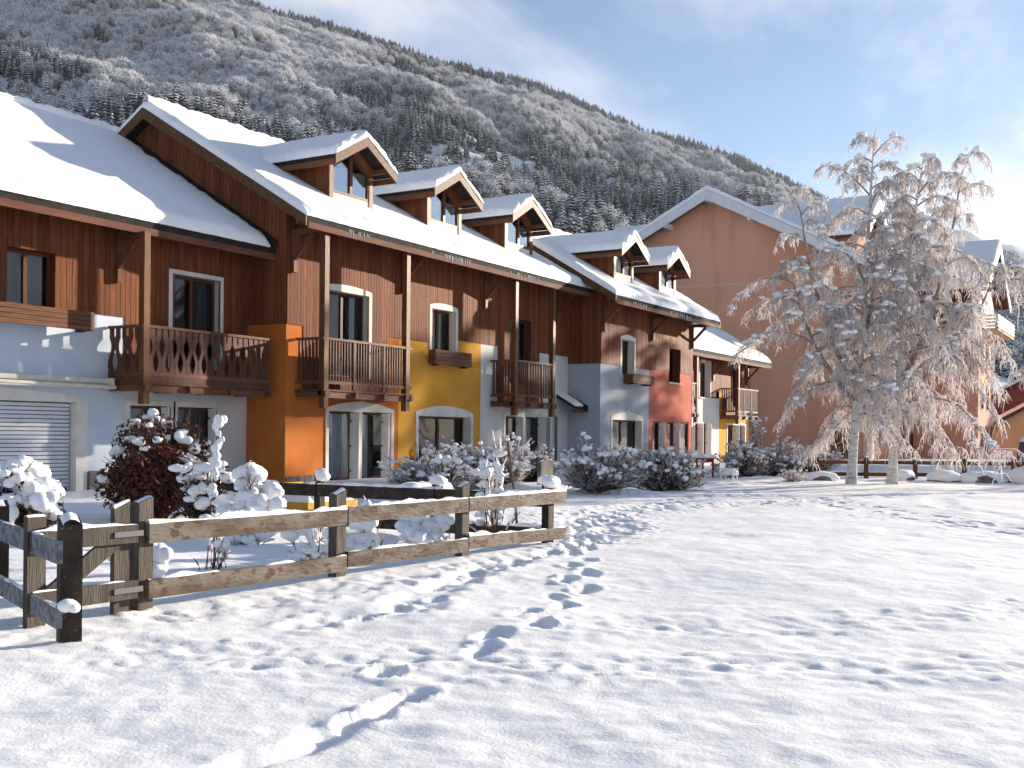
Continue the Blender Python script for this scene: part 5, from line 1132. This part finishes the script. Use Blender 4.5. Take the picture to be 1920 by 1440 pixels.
for k in range(3):   # round headed bare trees, frosted
    g = np.random.default_rng(450+k); n = 150; d = rand_dirs(g, n, -.2); E = d*np.array([.36, .36, .42])*g.uniform(.6, 1, (n, 1))+np.array([0, 0, .56]); s0 = np.stack([E[:, 0]*.1, E[:, 1]*.1, .12+.35*g.random(n)], 1)
    P = np.stack([s0, (s0+E)/2+np.array([0, 0, .05]), E], 1); v1, f1 = tubes(P, np.array([[.010, .008, .005]])*np.ones((n, 1)), 3)
    n2 = 190; d2 = rand_dirs(g, n2, -.3); E2 = d2*np.array([.38, .38, .44])*g.uniform(.55, 1.05, (n2, 1))+np.array([0, 0, .56]); a = rand_dirs(g, n2, -1)*.045
    P2 = np.stack([E2-a, E2, E2+a+np.array([0, 0, .02])], 1); v2, f2 = tubes(P2, np.array([[.006, .011, .005]])*np.ones((n2, 1)), 3)
    tv, tf = trunk_mesh(1); proto(f'p{4+k}_bare_tree', [(tv, tf, 0), (v1, f1, 0), (v2, f2, 1)], ('deciduous', 'tree_snow'))
def forest(name, label, pts, hts, idx, seed):
    g = np.random.default_rng(seed); n = len(pts)
    me = bpy.data.meshes.new(name); me.vertices.add(n); me.vertices.foreach_set('co', np.asarray(pts, np.float32).ravel())
    a = me.attributes.new('rot', 'FLOAT_VECTOR', 'POINT'); a.data.foreach_set('vector', np.stack([g.normal(0, .04, n), g.normal(0, .04, n), g.uniform(0, 6.28, n)], 1).astype(np.float32).ravel())
    a = me.attributes.new('scl', 'FLOAT_VECTOR', 'POINT'); wv = g.uniform(.85, 1.25, n); a.data.foreach_set('vector', np.stack([hts*wv, hts*wv, hts], 1).astype(np.float32).ravel())
    a = me.attributes.new('idx', 'INT', 'POINT'); a.data.foreach_set('value', np.asarray(idx, np.int32))
    o = bpy.data.objects.new(name, me); link(o)
    t = bpy.data.node_groups.new(name, 'GeometryNodeTree'); t.interface.new_socket('Geometry', in_out='INPUT', socket_type='NodeSocketGeometry'); t.interface.new_socket('Geometry', in_out='OUTPUT', socket_type='NodeSocketGeometry')
    nn = t.nodes; gi = nn.new('NodeGroupInput'); go = nn.new('NodeGroupOutput'); mp_ = nn.new('GeometryNodeMeshToPoints'); ip = nn.new('GeometryNodeInstanceOnPoints'); ci = nn.new('GeometryNodeCollectionInfo')
    ci.inputs['Collection'].default_value = FC; ci.inputs['Separate Children'].default_value = True; ci.inputs['Reset Children'].default_value = True
    def na(nm, ty):
        q = nn.new('GeometryNodeInputNamedAttribute'); q.data_type = ty; q.inputs['Name'].default_value = nm; return q.outputs[0]
    l = t.links; l.new(gi.outputs[0], mp_.inputs[0]); l.new(mp_.outputs[0], ip.inputs['Points']); l.new(ci.outputs[0], ip.inputs['Instance']); ip.inputs['Pick Instance'].default_value = True
    l.new(na('idx', 'INT'), ip.inputs['Instance Index']); l.new(na('rot', 'FLOAT_VECTOR'), ip.inputs['Rotation']); l.new(na('scl', 'FLOAT_VECTOR'), ip.inputs['Scale']); l.new(ip.outputs[0], go.inputs[0])
    md = o.modifiers.new('scatter', 'NODES'); md.node_group = t
    return tag(o, label, 'forest', kind='stuff')
g = np.random.default_rng(500); n = 66000
px = g.uniform(-350, 1950, n); t = np.sqrt(g.uniform(.12**2, 1.0, n))
keep = g.random(n) < np.where(t < .42, .95, (240+900*t)/1200*np.clip(.55+t, 0, 1))
px, t = px[keep], t[keep]; x, y, z = hill_pt(px, t)
cl = fbm(x*.012, y*.012, 3, 91); open_ = fbm(x*.008, y*.02, 3, 95)
k2 = (t < .4) | (open_ < .46) | (g.random(len(px)) < .4)
px, t, x, y, z, cl = px[k2][:29000], t[k2][:29000], x[k2][:29000], y[k2][:29000], z[k2][:29000], cl[k2][:29000]
bare = (.75*cl+.5*np.exp(-((t-.74)/.15)**2)+g.normal(0, .11, len(px)) > .27) & (t < .965)
hts = np.where(bare, g.uniform(8, 13, len(px)), g.uniform(7, 15, len(px)))*np.where(t > .93, .85, 1)
idx = np.where(bare, g.integers(4, 7, len(px)), g.integers(0, 4, len(px)))
el = z/np.hypot(x, y)
forest('forest', 'snow dusted mixed forest covering the hillside', np.stack([x, y, z-1.2], 1), hts, idx, 1)
n = 2600; px2 = g.uniform(1700, 2250, n); t2 = np.sqrt(g.uniform(.05, 1.0, n)); x2, y2, z2 = slope_pt(px2, t2)
b2 = g.random(n) < .45; forest('forest', 'frosted wood on the low slope at the right edge', np.stack([x2, y2, z2-1.2], 1), g.uniform(9, 15, n), np.where(b2, g.integers(5, 7, n), g.integers(0, 4, n)), 2)
# the nearest conifers that stand out one by one above the roofs
cm = []
for (tv, tf), (dv, df, sv, sf) in CON:
    tm = raw_mesh('conifer_trunk', tv, tf); tm.materials.append(M['twig'])
    me = multi('conifer_crown', [(dv, df, 0), (sv, sf, 1)]); me.materials.append(M['needle']); me.materials.append(M['tree_snow']); cm.append((tm, me))
LO = ([0, 200, 265, 480, 690, 860, 1000, 1240, 1335, 1500], [.30, .275, .30, .268, .275, .25, .22, .20, .225, .21])
ORD = ('first', 'second', 'third', 'fourth', 'fifth')
for where, p0_, p1_, cnt in (('above the ridge of the left chalet', 10, 185, 4), ('between the big wooden gable and the first dormer', 300, 470, 4), ('between the first and second dormers', 745, 800, 2), ('between the second and third dormers', 905, 950, 2),
                             ('between the third dormer and the grey chalet dormers', 1035, 1150, 3), ('above the left slope of the peach gable', 1220, 1310, 3), ('above the right slope of the peach gable', 1360, 1470, 3)):
    for i in range(cnt):
        pxx = p0_+(p1_-p0_)*(i+g.uniform(.3, .7))/cnt; lo_ = np.interp(pxx, *LO)
        tt_ = np.linspace(.1, .9, 300); xx, yy, zz = hill_pt(np.full(300, pxx), tt_); e = zz/(xx*FW[0]+yy*FW[1])
        j = int(np.argmax(e > lo_+g.uniform(.0, .01))); q = (float(xx[j]), float(yy[j]), float(zz[j])-1.2)
        o = thing('hillside_conifer', f'snowy hillside conifer {where}, {ORD[i]} from the left', 'tree', q, 'conifers low on the hillside')
        hh = g.uniform(15, 20); k = int(g.integers(0, 4))
        for nm, me in (('trunk', cm[k][0]), ('crown', cm[k][1])):
            p = bpy.data.objects.new(nm, me); link(p, o)
        o.scale = (hh, hh, hh); o.rotation_euler = (0, 0, g.uniform(0, 6.28))

# ------------------------------------------------------------------ the air: pale haze that fades the far ridge
hm = bpy.data.materials.new('haze'); hm.use_nodes = True; hn_ = hm.node_tree.nodes; hn_.remove(hn_['Principled BSDF'])
pv = hn_.new('ShaderNodeVolumePrincipled'); pv.inputs['Density'].default_value = 5e-5; pv.inputs['Color'].default_value = (.80, .88, 1, 1); pv.inputs['Anisotropy'].default_value = .3
hm.node_tree.links.new(pv.outputs[0], hn_['Material Output'].inputs['Volume'])
M['haze'] = hm
tag(obj('haze', MB().box(-1000, 7000, -750, 4500, -80, 1200), 'haze'), 'thin pale winter haze', 'haze', kind='stuff')
